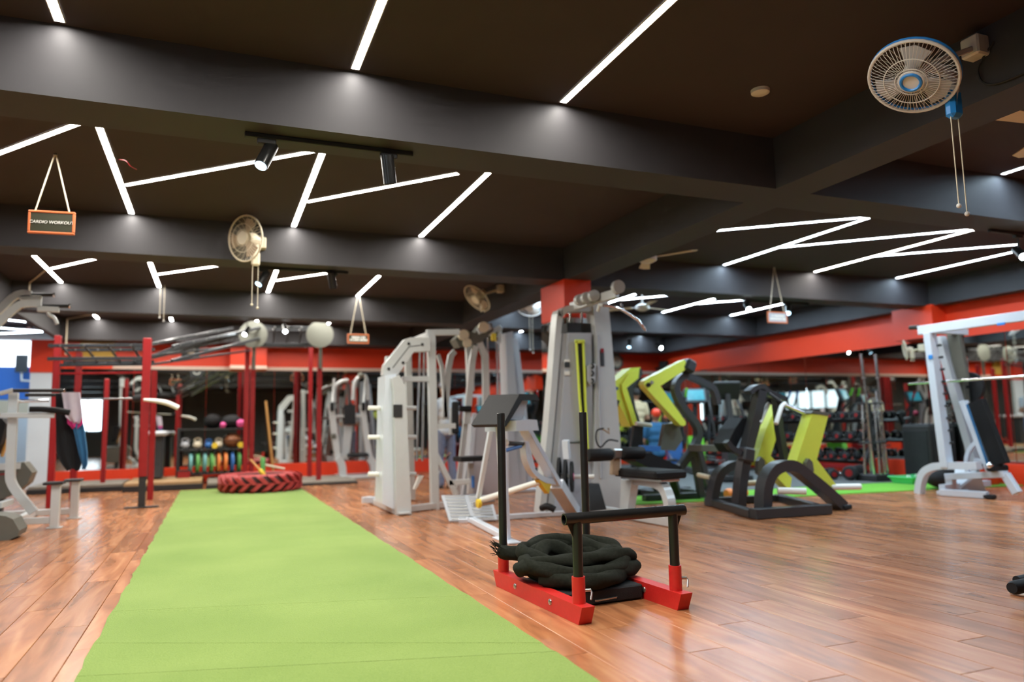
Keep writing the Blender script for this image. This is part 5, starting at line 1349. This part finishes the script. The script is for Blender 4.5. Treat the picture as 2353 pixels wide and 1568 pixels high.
def bench():
    x = 8.95
    B = lambda px, py, xx=8.95: AX(px, py, xx)
    t = thing('adjustable_bench', (8.95, 6.2, 0), 'pale blue adjustable bench with upright black back pad', 'bench')
    S = 'silver_blue'
    MB().bar(B(2214, 922), B(2276, 1082), 0.07, 0.10, X_).build('back_beam', S, t)
    p, q = B(2244, 922), B(2300, 1068)
    MB().bar(p, q, 0.20, 0.09, X_).build('back_pad', 'black_leather', t)
    MB().bar(B(2222, 930, 8.80), B(2272, 1075, 8.80), 0.02, 0.03, X_).build('pad_edge', 'cloth_blue', t)
    MB().bar(B(2176, 1096), B(2312, 1090), 0.10, 0.08).build('seat_rail', S, t)
    MB().bar(B(2310, 1090), B(2338, 1134), 0.09, 0.08, X_).build('front_leg', S, t)
    MB().bar(B(2184, 1098), B(2188, 1135), 0.10, 0.09, X_).build('rear_leg', S, t)
    MB().box(V((8.95, B(2190, 1138).y, 0.03)), (0.5, 0.09, 0.05), bev=0.008).build('rear_foot', S, t)
    MB().strap(smooth([B(2224, 1085), B(2222, 1060), B(2228, 1035), B(2246, 1014)], 5), 0.05, 0.05, X_).build('adjust_arc', S, t)
    for px in (2250, 2274): MB().ball(B(px, 1070, 8.82), 0.045, n=12, m_=8).build('pivot_cap', 'chrome', t)
    MB().box(B(2292, 1076), (0.30, 0.10, 0.08), bev=0.02).build('seat_pad', 'black_leather', t)
bench()

# ------------------------------------------------------------------ right wall: dumbbell rack, barbell stand, boxes
def dumbbell_proto():
    t = thing('dumbbell', (0, 0, 0), 'x', 'dumbbell')
    MB().cyl((-0.075, 0, 0.07), (0.075, 0, 0.07), 0.016, n=10).build('handle', 'chrome', t)
    for s in (-1, 1):
        MB().loft([(V((s*0.065, 0, 0.07)), 0.055), (V((s*0.08, 0, 0.07)), 0.07), (V((s*0.15, 0, 0.07)), 0.07), (V((s*0.165, 0, 0.07)), 0.055)], 12).build('head', 'rubber', t)
        MB().loft([(V((s*0.165, 0, 0.07)), 0.036), (V((s*0.168, 0, 0.07)), 0.034)], 12).build('end_badge', 'rig_red' if s < 0 else 'steel', t)
    return t
DB = dumbbell_proto()
def dumbbell_rack():
    x0, y0, y1 = 10.45, 9.55, 14.2
    t = thing('dumbbell_rack', (x0, (y0+y1)/2, 0), 'three tier black dumbbell rack along the right mirror', 'rack')
    tiers = [(0.28, 10.22), (0.62, 10.38), (0.98, 10.54)]
    for yy in (y0, (y0+y1)/2, y1):
        MB().bar((10.15, yy, 0.04), (10.80, yy, 0.04), 0.07, 0.06).build('foot', 'black_matte', t)
        MB().bar((10.20, yy, 0.05), (10.72, yy, 1.10), 0.07, 0.06).build('side_post', 'black_matte', t)
    for z, xx in tiers:
        MB().box((xx, (y0+y1)/2, z), (0.30, y1-y0, 0.03), Matrix.Rotation(math.radians(12), 3, 'Y'), 0.006).build('shelf', 'black_matte', t)
    MB().box((10.10, (y0+y1)/2, 0.20), (0.03, y1-y0, 0.07), bev=0.005).build('red_lip', 'rig_red', t)
    first = True
    nm = ['bottom', 'middle', 'top']
    for k, (z, xx) in enumerate(tiers):
        n = 15
        for i in range(n):
            yy = y0+0.2+(y1-y0-0.4)*i/(n-1)
            lab = f'black rubber dumbbell on the {nm[k]} tier of the rack at right mirror'
            if first:
                DB.location = (xx, yy, z+0.02); DB['label'] = lab; DB['group'] = f'dumbbells on the {nm[k]} rack tier'; first = False
            else: copy_tree(DB, (xx, yy, z+0.02), None, lab, f'dumbbells on the {nm[k]} rack tier')
dumbbell_rack()
for i, (px, py, y) in enumerate(((1965, 1080, 9.35),)):
    p = A(px, py, y); copy_tree(DB, (p.x, y, 0.012), (0, 0, 0.4), 'large dumbbell left on the floor before the dumbbell rack', 'loose dumbbells').scale = (1.7, 1.7, 1.7)
for i, (px, y) in enumerate(((1865, 9.9), (1905, 9.7), (1930, 9.8))):
    p = A(px, 1080, y); copy_tree(DB, (p.x, y, 0.012), (0, 0, 1.2*i), f'{["left","middle","right"][i]} dumbbell of three on the floor below the red rack lip', 'loose dumbbells').scale = (1.2, 1.2, 1.2)
def barbell_stand():
    c = F(2025, 1100); c.x = 9.95; c.y = 9.05
    t = thing('barbell_stand', (c.x, c.y, 0), 'black floor stand holding upright chrome barbells', 'rack')
    MB().box((c.x, c.y, 0.06), (0.42, 0.42, 0.10), bev=0.012).build('base_block', 'black_matte', t)
    for z in (0.62, 1.25): MB().torus((c.x, c.y, z), 0.20, 0.012, Z_, 24, 6).build('ring', 'black_matte', t)
    MB().cyl((c.x, c.y, 0.1), (c.x, c.y, 1.25), 0.02, n=10).build('pole', 'black_matte', t)
    for z in (0.62, 1.25): MB().bar((c.x-0.2, c.y, z), (c.x+0.2, c.y, z), 0.015, 0.015).bar((c.x, c.y-0.2, z), (c.x, c.y+0.2, z), 0.015, 0.015).build('ring_spoke', 'black_matte', t)
    spots = [(-0.15, -0.10, 2.05), (0.13, -0.12, 2.05), (-0.06, -0.16, 1.35), (0.03, -0.17, 1.45), (0.16, 0.02, 1.30), (-0.16, 0.05, 1.25), (0.07, 0.14, 1.30), (-0.05, 0.15, 1.20)]
    for i, (dx, dy, h) in enumerate(spots):
        p = V((c.x+dx, c.y+dy, 0.11)); q = V((c.x+dx*0.75, c.y+dy*0.75, h))
        if i == 0: p, q = V((c.x-0.13, c.y-0.10, 0.11)), V((c.x-0.24, c.y-0.12, h))
        if i == 1: p, q = V((c.x+0.17, c.y-0.10, 0.11)), V((c.x+0.07, c.y-0.12, h))
        lab = ['tall leftmost chrome barbell in the stand', 'tall right chrome barbell in the stand', 'short front left barbell in the stand', 'short front right barbell in the stand', 'short barbell at right side of the stand', 'short barbell at left side of the stand', 'short barbell at rear right of the stand', 'short barbell at rear left of the stand'][i]
        b = thing('barbell', p, lab, 'barbell', 'barbells in the upright stand')
        MB().cyl(p, q, 0.015, n=12).build('shaft', 'chrome', b)
        d = (q-p).normalized(); sl = 0.38 if h > 2 else 0.25
        MB().cyl(q-d*sl, q, 0.025, n=14).build('sleeve', 'chrome', b); MB().cyl(p, p+d*sl, 0.025, n=14).build('sleeve', 'chrome', b)
        MB().cyl(q-d*(sl+0.02), q-d*sl, 0.036, n=14).build('collar', 'steel', b)
barbell_stand()
def cabinet():
    c = V((10.60, 8.55, 0.011)); t = thing('loudspeaker_cabinet', c, 'large black cabinet standing at the right wall beside barbells', 'loudspeaker')
    MB().box(c+V((0, 0, 0.44)), (0.56, 0.5, 0.86), bev=0.015).build('body', 'black_matte', t)
    MB().box(c+V((-0.285, 0, 0.42)), (0.015, 0.43, 0.74), bev=0.004).build('grille', 'rubber', t)
    MB().box(c+V((0, -0.255, 0.42)), (0.48, 0.015, 0.74), bev=0.004).build('grille', 'rubber', t)
    MB().box(c+V((0, 0, 0.88)), (0.52, 0.46, 0.03), bev=0.006).build('top_lid', 'charcoal', t)
cabinet()
def tub(c, w, d, h, m, name, label, cat):
    t = thing(name, c, label, cat); c = V(c)
    o = 0.04; vs = []
    for (ww, dd, z) in ((w-2*o, d-2*o, 0), (w, d, h), (w-0.02, d-0.02, h), (w-2*o-0.02, d-2*o-0.02, 0.012)):
        for sx, sy in ((-1,-1),(1,-1),(1,1),(-1,1)): vs.append(c+V((sx*ww/2, sy*dd/2, z+0.002)))
    fs = [(3,2,1,0), (12,13,14,15)]
    for k in range(3):
        for i in range(4):
            j = (i+1) % 4; fs.append((k*4+i, k*4+j, (k+1)*4+j, (k+1)*4+i))
    MB().add(vs, fs).build('tub', m, t)
    rim = MB()
    for s in (-1, 1): rim.box(c+V((0, s*d/2, h)), (w+0.03, 0.025, 0.02), bev=0.004).box(c+V((s*w/2, 0, h)), (0.025, d+0.03, 0.02), bev=0.004)
    rim.build('rim', m, t)
    return t
tub((10.0, 8.35, 0.011), 0.62, 0.42, 0.10, 'tray_green', 'storage_tray', 'green plastic tray of clips on the green mat', 'tray')
rnd = random.Random(4)
for i in range(9):
    p = V((10.0+rnd.uniform(-.24, .24), 8.35+rnd.uniform(-.14, .14), 0.055+rnd.uniform(0, 0.05)))
    a = rnd.uniform(0, 3)
    tag(MB().torus(p, 0.035, 0.008, V((math.cos(a), math.sin(a), 0.4)), 14, 6).build('spring_collar', ('chrome', 'sign_white', 'steel')[i % 3]), 'small metal bar collar heaped in the green tray', 'bar collar', 'bar collars in the green tray')
tub((10.50, 7.75, 0.011), 0.42, 0.55, 0.27, 'red_paint', 'storage_bin', 'red plastic bin behind the smith machine foot', 'bin')
t = thing('kettlebell', (9.55, 7.5, 0.011), 'dark rounded bag lying under the smith machine', 'bag')
MB().ball((9.55, 7.5, 0.165), 0.27, 1.2, 0.7, 0.57, 18, 10).build('bag_body', 'rubber', t)
MB().pipe(smooth([V((9.35, 7.35, 0.28)), V((9.5, 7.33, 0.36)), V((9.7, 7.35, 0.28))], 6), 0.014, 8).build('strap', 'black_matte', t)
t.name = 'gym_bag'

# wall mounted things
def wall_speaker(c, label, rz=0):
    c = V(c); t = thing('wall_speaker', c-V((0, 0, 0.16)), label, 'loudspeaker', 'wall speakers')
    R = Matrix.Rotation(rz, 3, 'Z')
    MB().box(c, (0.24, 0.20, 0.34), R, 0.02).build('body', 'black_matte', t)
    MB().box(c+R@V((0, -0.103, 0)), (0.20, 0.01, 0.30), R, 0.003).build('grille', 'rubber', t)
    MB().bar(c+R@V((0, 0.1, 0)), c+R@V((0, 0.26, 0)), 0.04, 0.04).build('bracket', 'black_matte', t)
wall_speaker(A(1527, 846, 16.35), 'black wall speaker in the rear right corner', 0.5)
def clock(c, label):
    c = V(c); t = thing('wall_clock', c-V((0, 0, 0.2)), label, 'clock')
    n = 8; pts = [c+V((0.20*math.cos(2*math.pi*(i+0.5)/n), 0, 0.22*math.sin(2*math.pi*(i+0.5)/n))) for i in range(n)]
    MB().plate(pts, (0, 0.04, 0)).build('case', 'plastic_olive', t)
    MB().loft([(c-Y_*0.022, 0.14), (c-Y_*0.026, 0.138)], 24).build('face', 'cream', t)
    MB().bar(c-Y_*0.03, c-Y_*0.03+V((0.03, 0, 0.10)), 0.012, 0.006, Y_).bar(c-Y_*0.03, c-Y_*0.03+V((0.07, 0, -0.03)), 0.012, 0.006, Y_).build('hands', 'black_matte', t)
clock(A(1416, 832, 16.58), 'octagonal dark wall clock on the red rear wall')
def tv():
    c = A(50, 836, 19.6); t = thing('wall_screen', c-V((0, 0, 0.25)), 'small black screen on a white bracket in the far left alcove', 'screen')
    MB().box(c, (0.24, 0.06, 0.40), bev=0.008).build('panel', 'charcoal', t)
    MB().pipe([c+V((0, 0.03, -0.2)), c+V((0.0, 0.06, -0.38)), c+V((0.25, 0.36, -0.38))], 0.025, 8).build('bracket', 'sign_white', t)
tv()

# ------------------------------------------------------------------ storage rack by the rear mirror with its contents
def storage_rack():
    x0, x1, y0, y1 = -0.62, 0.60, 15.55, 16.05
    zz = [0.19, 0.62, 0.80]
    t = thing('storage_rack', ((x0+x1)/2, (y0+y1)/2, 0.112), 'dark storage rack for plates and kettlebells by the rear mirror', 'rack')
    for x in (x0, x1):
        for y in (y0, y1): MB().box((x, y, 0.60), (0.05, 0.05, 0.975), bev=0.004).build('post', 'black_matte', t)
    for z in (0.20, 0.66, 1.05): MB().box(((x0+x1)/2, (y0+y1)/2, z), (x1-x0, y1-y0+0.02, 0.03), bev=0.004).build('shelf', 'black_matte', t)
storage_rack()
cols = ['teal', 'green', 'teal', 'green', 'orange', 'orange', 'blue', 'green']
for i, c in enumerate(cols):
    x = -0.40+0.125*i
    weight_plate((x, 15.68, 0.215+0.195), (1, 0.1, 0), 0.195, 0.055, f'{c} bumper plate {["far left","second","third","fourth","fifth","sixth","seventh","last"][i]} in the rack bottom row', 'bumper plates on the storage rack', m=c, name='bumper_plate')
def kettlebell(c, r, m, label):
    c = V(c); t = thing('kettlebell', c, label, 'kettlebell', 'kettlebells on the storage rack')
    MB().ball(c+Z_*r*0.92, r, 1, 1, 0.92, 16, 10).build('bell', m, t)
    MB().pipe(smooth([c+V((-r*0.6, 0, r*1.5)), c+V((-r*0.68, 0, r*2.1)), c+V((0, 0, r*2.45)), c+V((r*0.68, 0, r*2.1)), c+V((r*0.6, 0, r*1.5))], 5), r*0.16, 8).build('handle', m, t)
for i, (x, m, r) in enumerate(((-0.50, 'panel_grey', 0.085), (-0.28, 'cream', 0.085), (-0.08, 'blue', 0.075), (0.10, 'cream', 0.08))):
    kettlebell((x, 15.68, 0.677), r, m, f'{["grey","large cream","blue","cream"][i]} kettlebell on the middle shelf by the rear mirror{"" if i != 3 else ", rightmost"}')
for i, x in enumerate((0.03, 0.50)):
    p = V((x, 15.50, 0.677)); copy = thing('hex_dumbbell', p, f'{["left","right"][i]} yellow dumbbell on the storage rack shelf edge', 'dumbbell', 'yellow dumbbells on the storage rack')
    MB().cyl(p+V((0, -0.06, 0.06)), p+V((0, 0.2, 0.06)), 0.014, n=8).build('handle', 'steel', copy)
    for s in (-0.05, 0.17): MB().loft([(p+V((0, s-0.04, 0.06)), 0.06), (p+V((0, s+0.04, 0.06)), 0.06)], 6).build('head', 'yellow', copy)
def ball(c, r, m, label, sq=1.0, grp='balls on the storage rack'):
    c = V(c); t = thing('medicine_ball', c, label, 'ball', grp)
    MB().ball(c+Z_*r*sq, r, 1, 1, sq, 20, 12).build('shell', m, t)
    MB().torus(c+Z_*r*sq, r*1.0, 0.006, Z_, 28, 6).build('seam', 'black_matte', t)
ball((0.36, 15.72, 0.677), 0.17, 'brown_leather', 'brown leather medicine ball on the middle rack shelf', 0.85)
ball((0.33, 15.78, 1.067), 0.19, 'rubber', 'black slam ball on top of the storage rack at right', 0.7)
ball((-0.02, 15.78, 1.067), 0.16, 'black_leather', 'black slam ball on top of the storage rack at left', 0.9)
ball((0.10, 16.2, 1.45), 0.0001, 'pink', 'x') if False else None
ball((0.17, 15.60, 1.067), 0.06, 'pink', 'tiny pink massage ball on the storage rack top', 1.0)
ball((0.50, 15.60, 1.067), 0.085, 'pink', 'bright pink ball at right end of the storage rack top', 1.0)
t = thing('flat_bench', (-1.0, 15.4, 0.15), 'padded grey bench beside the storage rack', 'bench')
MB().box((-1.0, 15.4, 0.99), (0.42, 0.9, 0.09), bev=0.03).build('pad', 'panel_grey', t)
MB().box((-1.0, 15.4, 0.56), (0.30, 0.5, 0.78), bev=0.02).build('frame', 'charcoal', t)
t = thing('red_step_box', (-0.50, 15.40, 0.112), 'red step box on the platform beside the plates', 'box')
MB().box((-0.50, 15.38, 0.20), (0.22, 0.16, 0.16), bev=0.01).build('body', 'rig_red', t)
MB().box((-0.50, 15.38, 0.285), (0.23, 0.17, 0.015), bev=0.004).build('lid', 'black_matte', t)

# ------------------------------------------------------------------ cardio machines behind the towers
def cardio(c, rz, bodym, accent, label, screen='dim_screen'):
    c = V(c); R = Matrix.Rotation(rz, 3, 'Z'); P = lambda x, y, z: c+R@V((x, y, z))
    t = thing('cross_trainer', c, label, 'cardio machine', 'cardio machines behind the towers')
    MB().box(P(0, 0, 0.06), (0.5, 1.3, 0.10), R, 0.02).build('base', bodym, t)
    MB().plate([P(0, 0.25, 0.1), P(0, 0.62, 0.1), P(0, 0.62, 0.55), P(0, 0.45, 0.72), P(0, 0.30, 0.55)], R@V((0.30, 0, 0))).build('flywheel_shroud', accent, t)
    MB().bar(P(0, 0.52, 0.6), P(0, 0.30, 1.45), 0.09, 0.08, R@X_).build('mast', bodym, t)
    MB().box(P(0, 0.26, 1.52), (0.46, 0.08, 0.32), R@Matrix.Rotation(math.radians(-20), 3, 'X'), 0.02).build('console', bodym, t)
    MB().box(P(0, 0.213, 1.535), (0.34, 0.012, 0.22), R@Matrix.Rotation(math.radians(-20), 3, 'X'), 0.003).build('screen', screen, t)
    for s in (-1, 1):
        MB().pipe(smooth([P(s*0.24, 0.35, 0.55), P(s*0.27, 0.25, 1.1), P(s*0.25, 0.08, 1.35), P(s*0.22, -0.02, 1.62)], 5), 0.022, 10).build('arm_lever', bodym, t)
        MB().cyl(P(s*0.235, 0.02, 1.50), P(s*0.215, -0.04, 1.66), 0.026, n=10).build('grip', accent, t)
        MB().box(P(s*0.14, -0.25, 0.26+0.06*s), (0.14, 0.38, 0.05), R, 0.015).build('pedal', 'black_matte', t)
        MB().bar(P(s*0.14, -0.1, 0.24+0.06*s), P(s*0.14, 0.45, 0.35), 0.04, 0.04).build('pedal_arm', 'steel', t)
cardio((A(1215, 1090, 13.2).x, 13.2, 0), math.radians(8), 'black_matte', 'rig_red', 'black and red cross trainer seen left of the red column')
cardio((A(1160, 1090, 14.6).x, 14.6, 0), math.radians(-10), 'black_matte', 'rig_red', 'black and red cross trainer at the rear behind the cable tower')
cardio((A(1612, 1090, 12.2).x, 12.2, 0.009), math.radians(-25), 'charcoal', 'turf_bright', 'dark cross trainer with teal screen and green shroud beyond the press')
cardio((A(1560, 1090, 13.6).x, 13.6, 0.009), math.radians(-25), 'charcoal', 'blue', 'dark blue cross trainer behind the yellow press arms')
cardio((A(1668, 1090, 10.6).x, 10.6, 0.009), math.radians(160), 'black_matte', 'charcoal', 'black cross trainer between the two yellow machines')

# ------------------------------------------------------------------ people
def person(c, rz, h, shirt, trouser, label, pose='stand', hat=None, visible_face=True):
    c = V(c); R = Matrix.Rotation(rz, 3, 'Z'); s = h/1.75
    P = lambda x, y, z: c+R@V((x*s, y*s, z*s))     # faces local -Y
    t = thing('person', c, label, 'person', None)
    def limb(mb, pts, n=12):
        for (a, ra), (b, rb) in zip(pts[:-1], pts[1:]):
            A_, B_ = P(*a), P(*b); mb.loft([(A_, ra*s), (A_.lerp(B_, .5), (ra*.52+rb*.5)*s), (B_, rb*s)], n)
            mb.ball(B_, rb*s, n=10, m_=6)
        mb.ball(P(*pts[0][0]), pts[0][1]*s, n=10, m_=6)
    def remesh(o, vox):
        m_ = o.modifiers.new('remesh', 'REMESH'); m_.mode = 'VOXEL'; m_.voxel_size = vox; m_.use_smooth_shade = True
        sm = o.modifiers.new('smooth', 'SMOOTH'); sm.iterations = 4; sm.factor = 0.5
    ar = {'stand': [((0.19, 0, 1.42), (0.24, 0.02, 1.14), (0.22, -0.10, 0.90)), ((-0.19, 0, 1.42), (-0.24, 0.02, 1.14), (-0.22, -0.08, 0.90))],
          'sit': [((0.19, 0, 1.42), (0.24, -0.06, 1.16), (0.14, -0.26, 1.02)), ((-0.19, 0, 1.42), (-0.24, -0.06, 1.16), (-0.14, -0.26, 1.02))],
          'fold': [((0.19, 0, 1.42), (0.25, 0.02, 1.15), (0.06, -0.20, 1.12)), ((-0.19, 0, 1.42), (-0.25, 0.02, 1.15), (-0.05, -0.22, 1.16))]}[pose]
    SZ = -0.42 if pose == 'sit' else 0.0
    P0 = P
    P = lambda x, y, z: P0(x, y, z+(SZ if z > 0.85 else 0.0))
    b = MB()
    # torso, neck, head
    for (z, rx, ry, r) in ((0.96, 1.25, .85, .125), (1.08, 1.15, .8, .125), (1.22, 1.2, .82, .13), (1.34, 1.35, .8, .13), (1.42, 1.3, .68, .12)):
        q = P(0, 0, z); v0 = len(b.v); b.ball(V((0, 0, 0)), r*s, rx, ry, 0.95, 16, 10)
        for k in range(v0, len(b.v)): b.v[k] = q+R@b.v[k]
    limb(b, [((0, 0.0, 1.46), 0.055), ((0, -0.01, 1.56), 0.052)])
    def oval(z, y, r, sx, sy, sz, x=0):
        v0 = len(b.v); b.ball(V((0, 0, 0)), r*s, sx, sy, sz, 16, 12); q = P(x, y, z)
        for k in range(v0, len(b.v)): b.v[k] = q+R@b.v[k]
    oval(1.655, 0.005, 0.092, 0.86, 1.02, 1.12); oval(1.60, -0.025, 0.066, 0.86, 0.9, 0.95)
    oval(1.635, -0.098, 0.017, 0.8, 1.1, 1.5)                      # nose
    for sd in (-1, 1): oval(1.64, 0.01, 0.026, 0.4, 0.8, 1.2, x=sd*0.083)   # ears
    oval(1.588, -0.084, 0.018, 1.5, 0.5, 0.5)                      # lips
    for (S_, E_, W_) in ar:
        limb(b, [(S_, 0.056), (E_, 0.043), (W_, 0.030)])
        d = V(W_)-V(E_); d.normalize(); w = V(W_); pal = w+d*0.06
        limb(b, [(tuple(w), 0.030), (tuple(pal), 0.036)])
        sdv = d.cross(V((0, 1, 0)) if abs(d.y) < .7 else V((0, 0, 1))).normalized(); nv = sdv.cross(d)
        for k, L_ in enumerate((0.070, 0.080, 0.074, 0.058)):
            f0 = w+d*0.085+sdv*(0.026-0.0175*k); f1 = f0+d*L_*.5+nv*0.012; f2 = f1+d*L_*.42+nv*0.03
            limb(b, [(tuple(f0), 0.010), (tuple(f1), 0.009), (tuple(f2), 0.008)], 8)
        f0 = w+d*0.03+sdv*0.03; limb(b, [(tuple(f0), 0.012), (tuple(f0+d*0.03+sdv*0.022), 0.011), (tuple(f0+d*0.06+sdv*0.028), 0.009)], 8)
    legs = [((0.09, 0, 0.92), (0.10, -0.02, 0.50), (0.11, 0.02, 0.09)), ((-0.09, 0, 0.92), (-0.11, 0.01, 0.50), (-0.13, 0.05, 0.09))]
    if pose == 'sit': legs = [((0.09, 0, 0.93), (0.11, -0.40, 0.52), (0.11, -0.40, 0.09)), ((-0.09, 0, 0.93), (-0.11, -0.40, 0.52), (-0.11, -0.40, 0.09))]
    for (H_, K_, A_) in legs: limb(b, [(H_, 0.085), (K_, 0.058), (A_, 0.040)])
    body = b.build('body', 'skin', t); remesh(body, 0.011)
    for sd in (-1, 1):
        MB().ball(P(sd*0.032, -0.083, 1.66), 0.011*s, n=8, m_=6).build('eye', 'sign_white', body); 
    # clothing
    sh = MB()
    for (z, rx, ry, r) in ((0.94, 1.25, .95, .138), (1.08, 1.2, .9, .138), (1.22, 1.25, .9, .142), (1.34, 1.38, .86, .142), (1.41, 1.32, .75, .132)):
        q = P(0, 0, z); v0 = len(sh.v); sh.ball(V((0, 0, 0)), r*s, rx, ry, 0.95, 16, 10)
        for k in range(v0, len(sh.v)): sh.v[k] = q+R@sh.v[k]
    for (S_, E_, W_) in ar:
        mid = tuple(V(S_).lerp(V(E_), 0.62)); limb(sh, [(S_, 0.070), (mid, 0.062)])
    o = sh.build('shirt', shirt, t); remesh(o, 0.014)
    tr = MB()
    v0 = len(tr.v); tr.ball(V((0, 0, 0)), 0.135*s, 1.25, .95, .9, 16, 10)
    for k in range(v0, len(tr.v)): tr.v[k] = P(0, 0, 0.93)+R@tr.v[k]
    for (H_, K_, A_) in legs: limb(tr, [(H_, 0.098), (K_, 0.073), ((A_[0], A_[1], 0.07), 0.066)])
    o = tr.build('trousers', trouser, t); remesh(o, 0.014)
    for (H_, K_, A_) in legs:
        o = MB(); q = P(A_[0], A_[1]-0.06, 0.045); v0 = len(o.v); o.ball(V((0, 0, 0)), 0.05*s, 0.95, 2.6, 0.86, 14, 8)
        for k in range(v0, len(o.v)): o.v[k] = q+R@o.v[k]
        o.box(P(A_[0], A_[1]-0.06, 0.009), (0.085*s, 0.25*s, 0.016*s), R, 0.006).build('shoe', 'black_matte', t)
    hr = MB()
    q = P(0, 0.018, 1.685); v0 = len(hr.v); hr.ball(V((0, 0, 0)), 0.097*s, 0.92, 1.03, 1.0, 18, 12)
    for k in range(v0, len(hr.v)):
        v = hr.v[k]
        if v.z < -0.01*s and v.y < 0.02*s: v.y = max(v.y, -0.0); v.z = max(v.z, -0.01*s)
        hr.v[k] = q+R@v
    hr.build('hair' if not hat else 'cap', hat or 'hair', t)
person(F(1024, 1122), math.radians(195), 1.72, 'shirt_grey', 'denim', 'person in grey white shirt and blue jeans behind the fly machine', 'fold')
pz = A(1468, 1090, 12.7); person((pz.x, 12.7, 0.009), math.radians(175), 1.66, 'shirt_beige', 'cloth_black', 'dark haired person in beige shirt seen from behind past the press', 'fold')
pz = A(1512, 1090, 11.0); person((pz.x, 11.0, 0.009), math.radians(175), 1.60, 'cloth_blue', 'cloth_black', 'person in red cap and blue shirt sitting behind the yellow arm', 'sit', hat='red_paint')
t = thing('stool', (pz.x, 11.0, 0.009), 'low black stool under the person in the red cap', 'stool')
MB().box((pz.x, 11.0, 0.34), (0.34, 0.34, 0.07), bev=0.02).build('seat', 'black_leather', t)
for sx in (-1, 1):
    for sy in (-1, 1): MB().cyl((pz.x+sx*0.14, 11.0+sy*0.14, 0.01), (pz.x+sx*0.12, 11.0+sy*0.12, 0.31), 0.015, n=8).build('leg', 'steel', t)

# black bar end reaching in at the right edge of the picture
t = thing('pull_handle_stand', (4.3, 2.9, 0), 'black padded roller end poking in at the right picture edge', 'gym machine')
p = A(2325, 1352, 2.75)
MB().loft([(p, 0.028), (p+V((0.02, 0, 0)), 0.036), (p+V((0.5, 0.05, 0)), 0.036)], 18).build('roller', 'black_leather', t)
q = A(2336, 1334, 2.80); MB().loft([(q, 0.022), (q+V((0.5, 0.05, 0)), 0.022)], 14).build('roller', 'black_leather', t)
MB().bar((p.x+0.34, 2.80, 0.02), (p.x+0.34, 2.80, p.z), 0.05, 0.05).build('stand', 'silver', t)
MB().box((p.x+0.40, 2.80, 0.025), (0.3, 0.3, 0.04), bev=0.008).build('foot', 'silver', t)
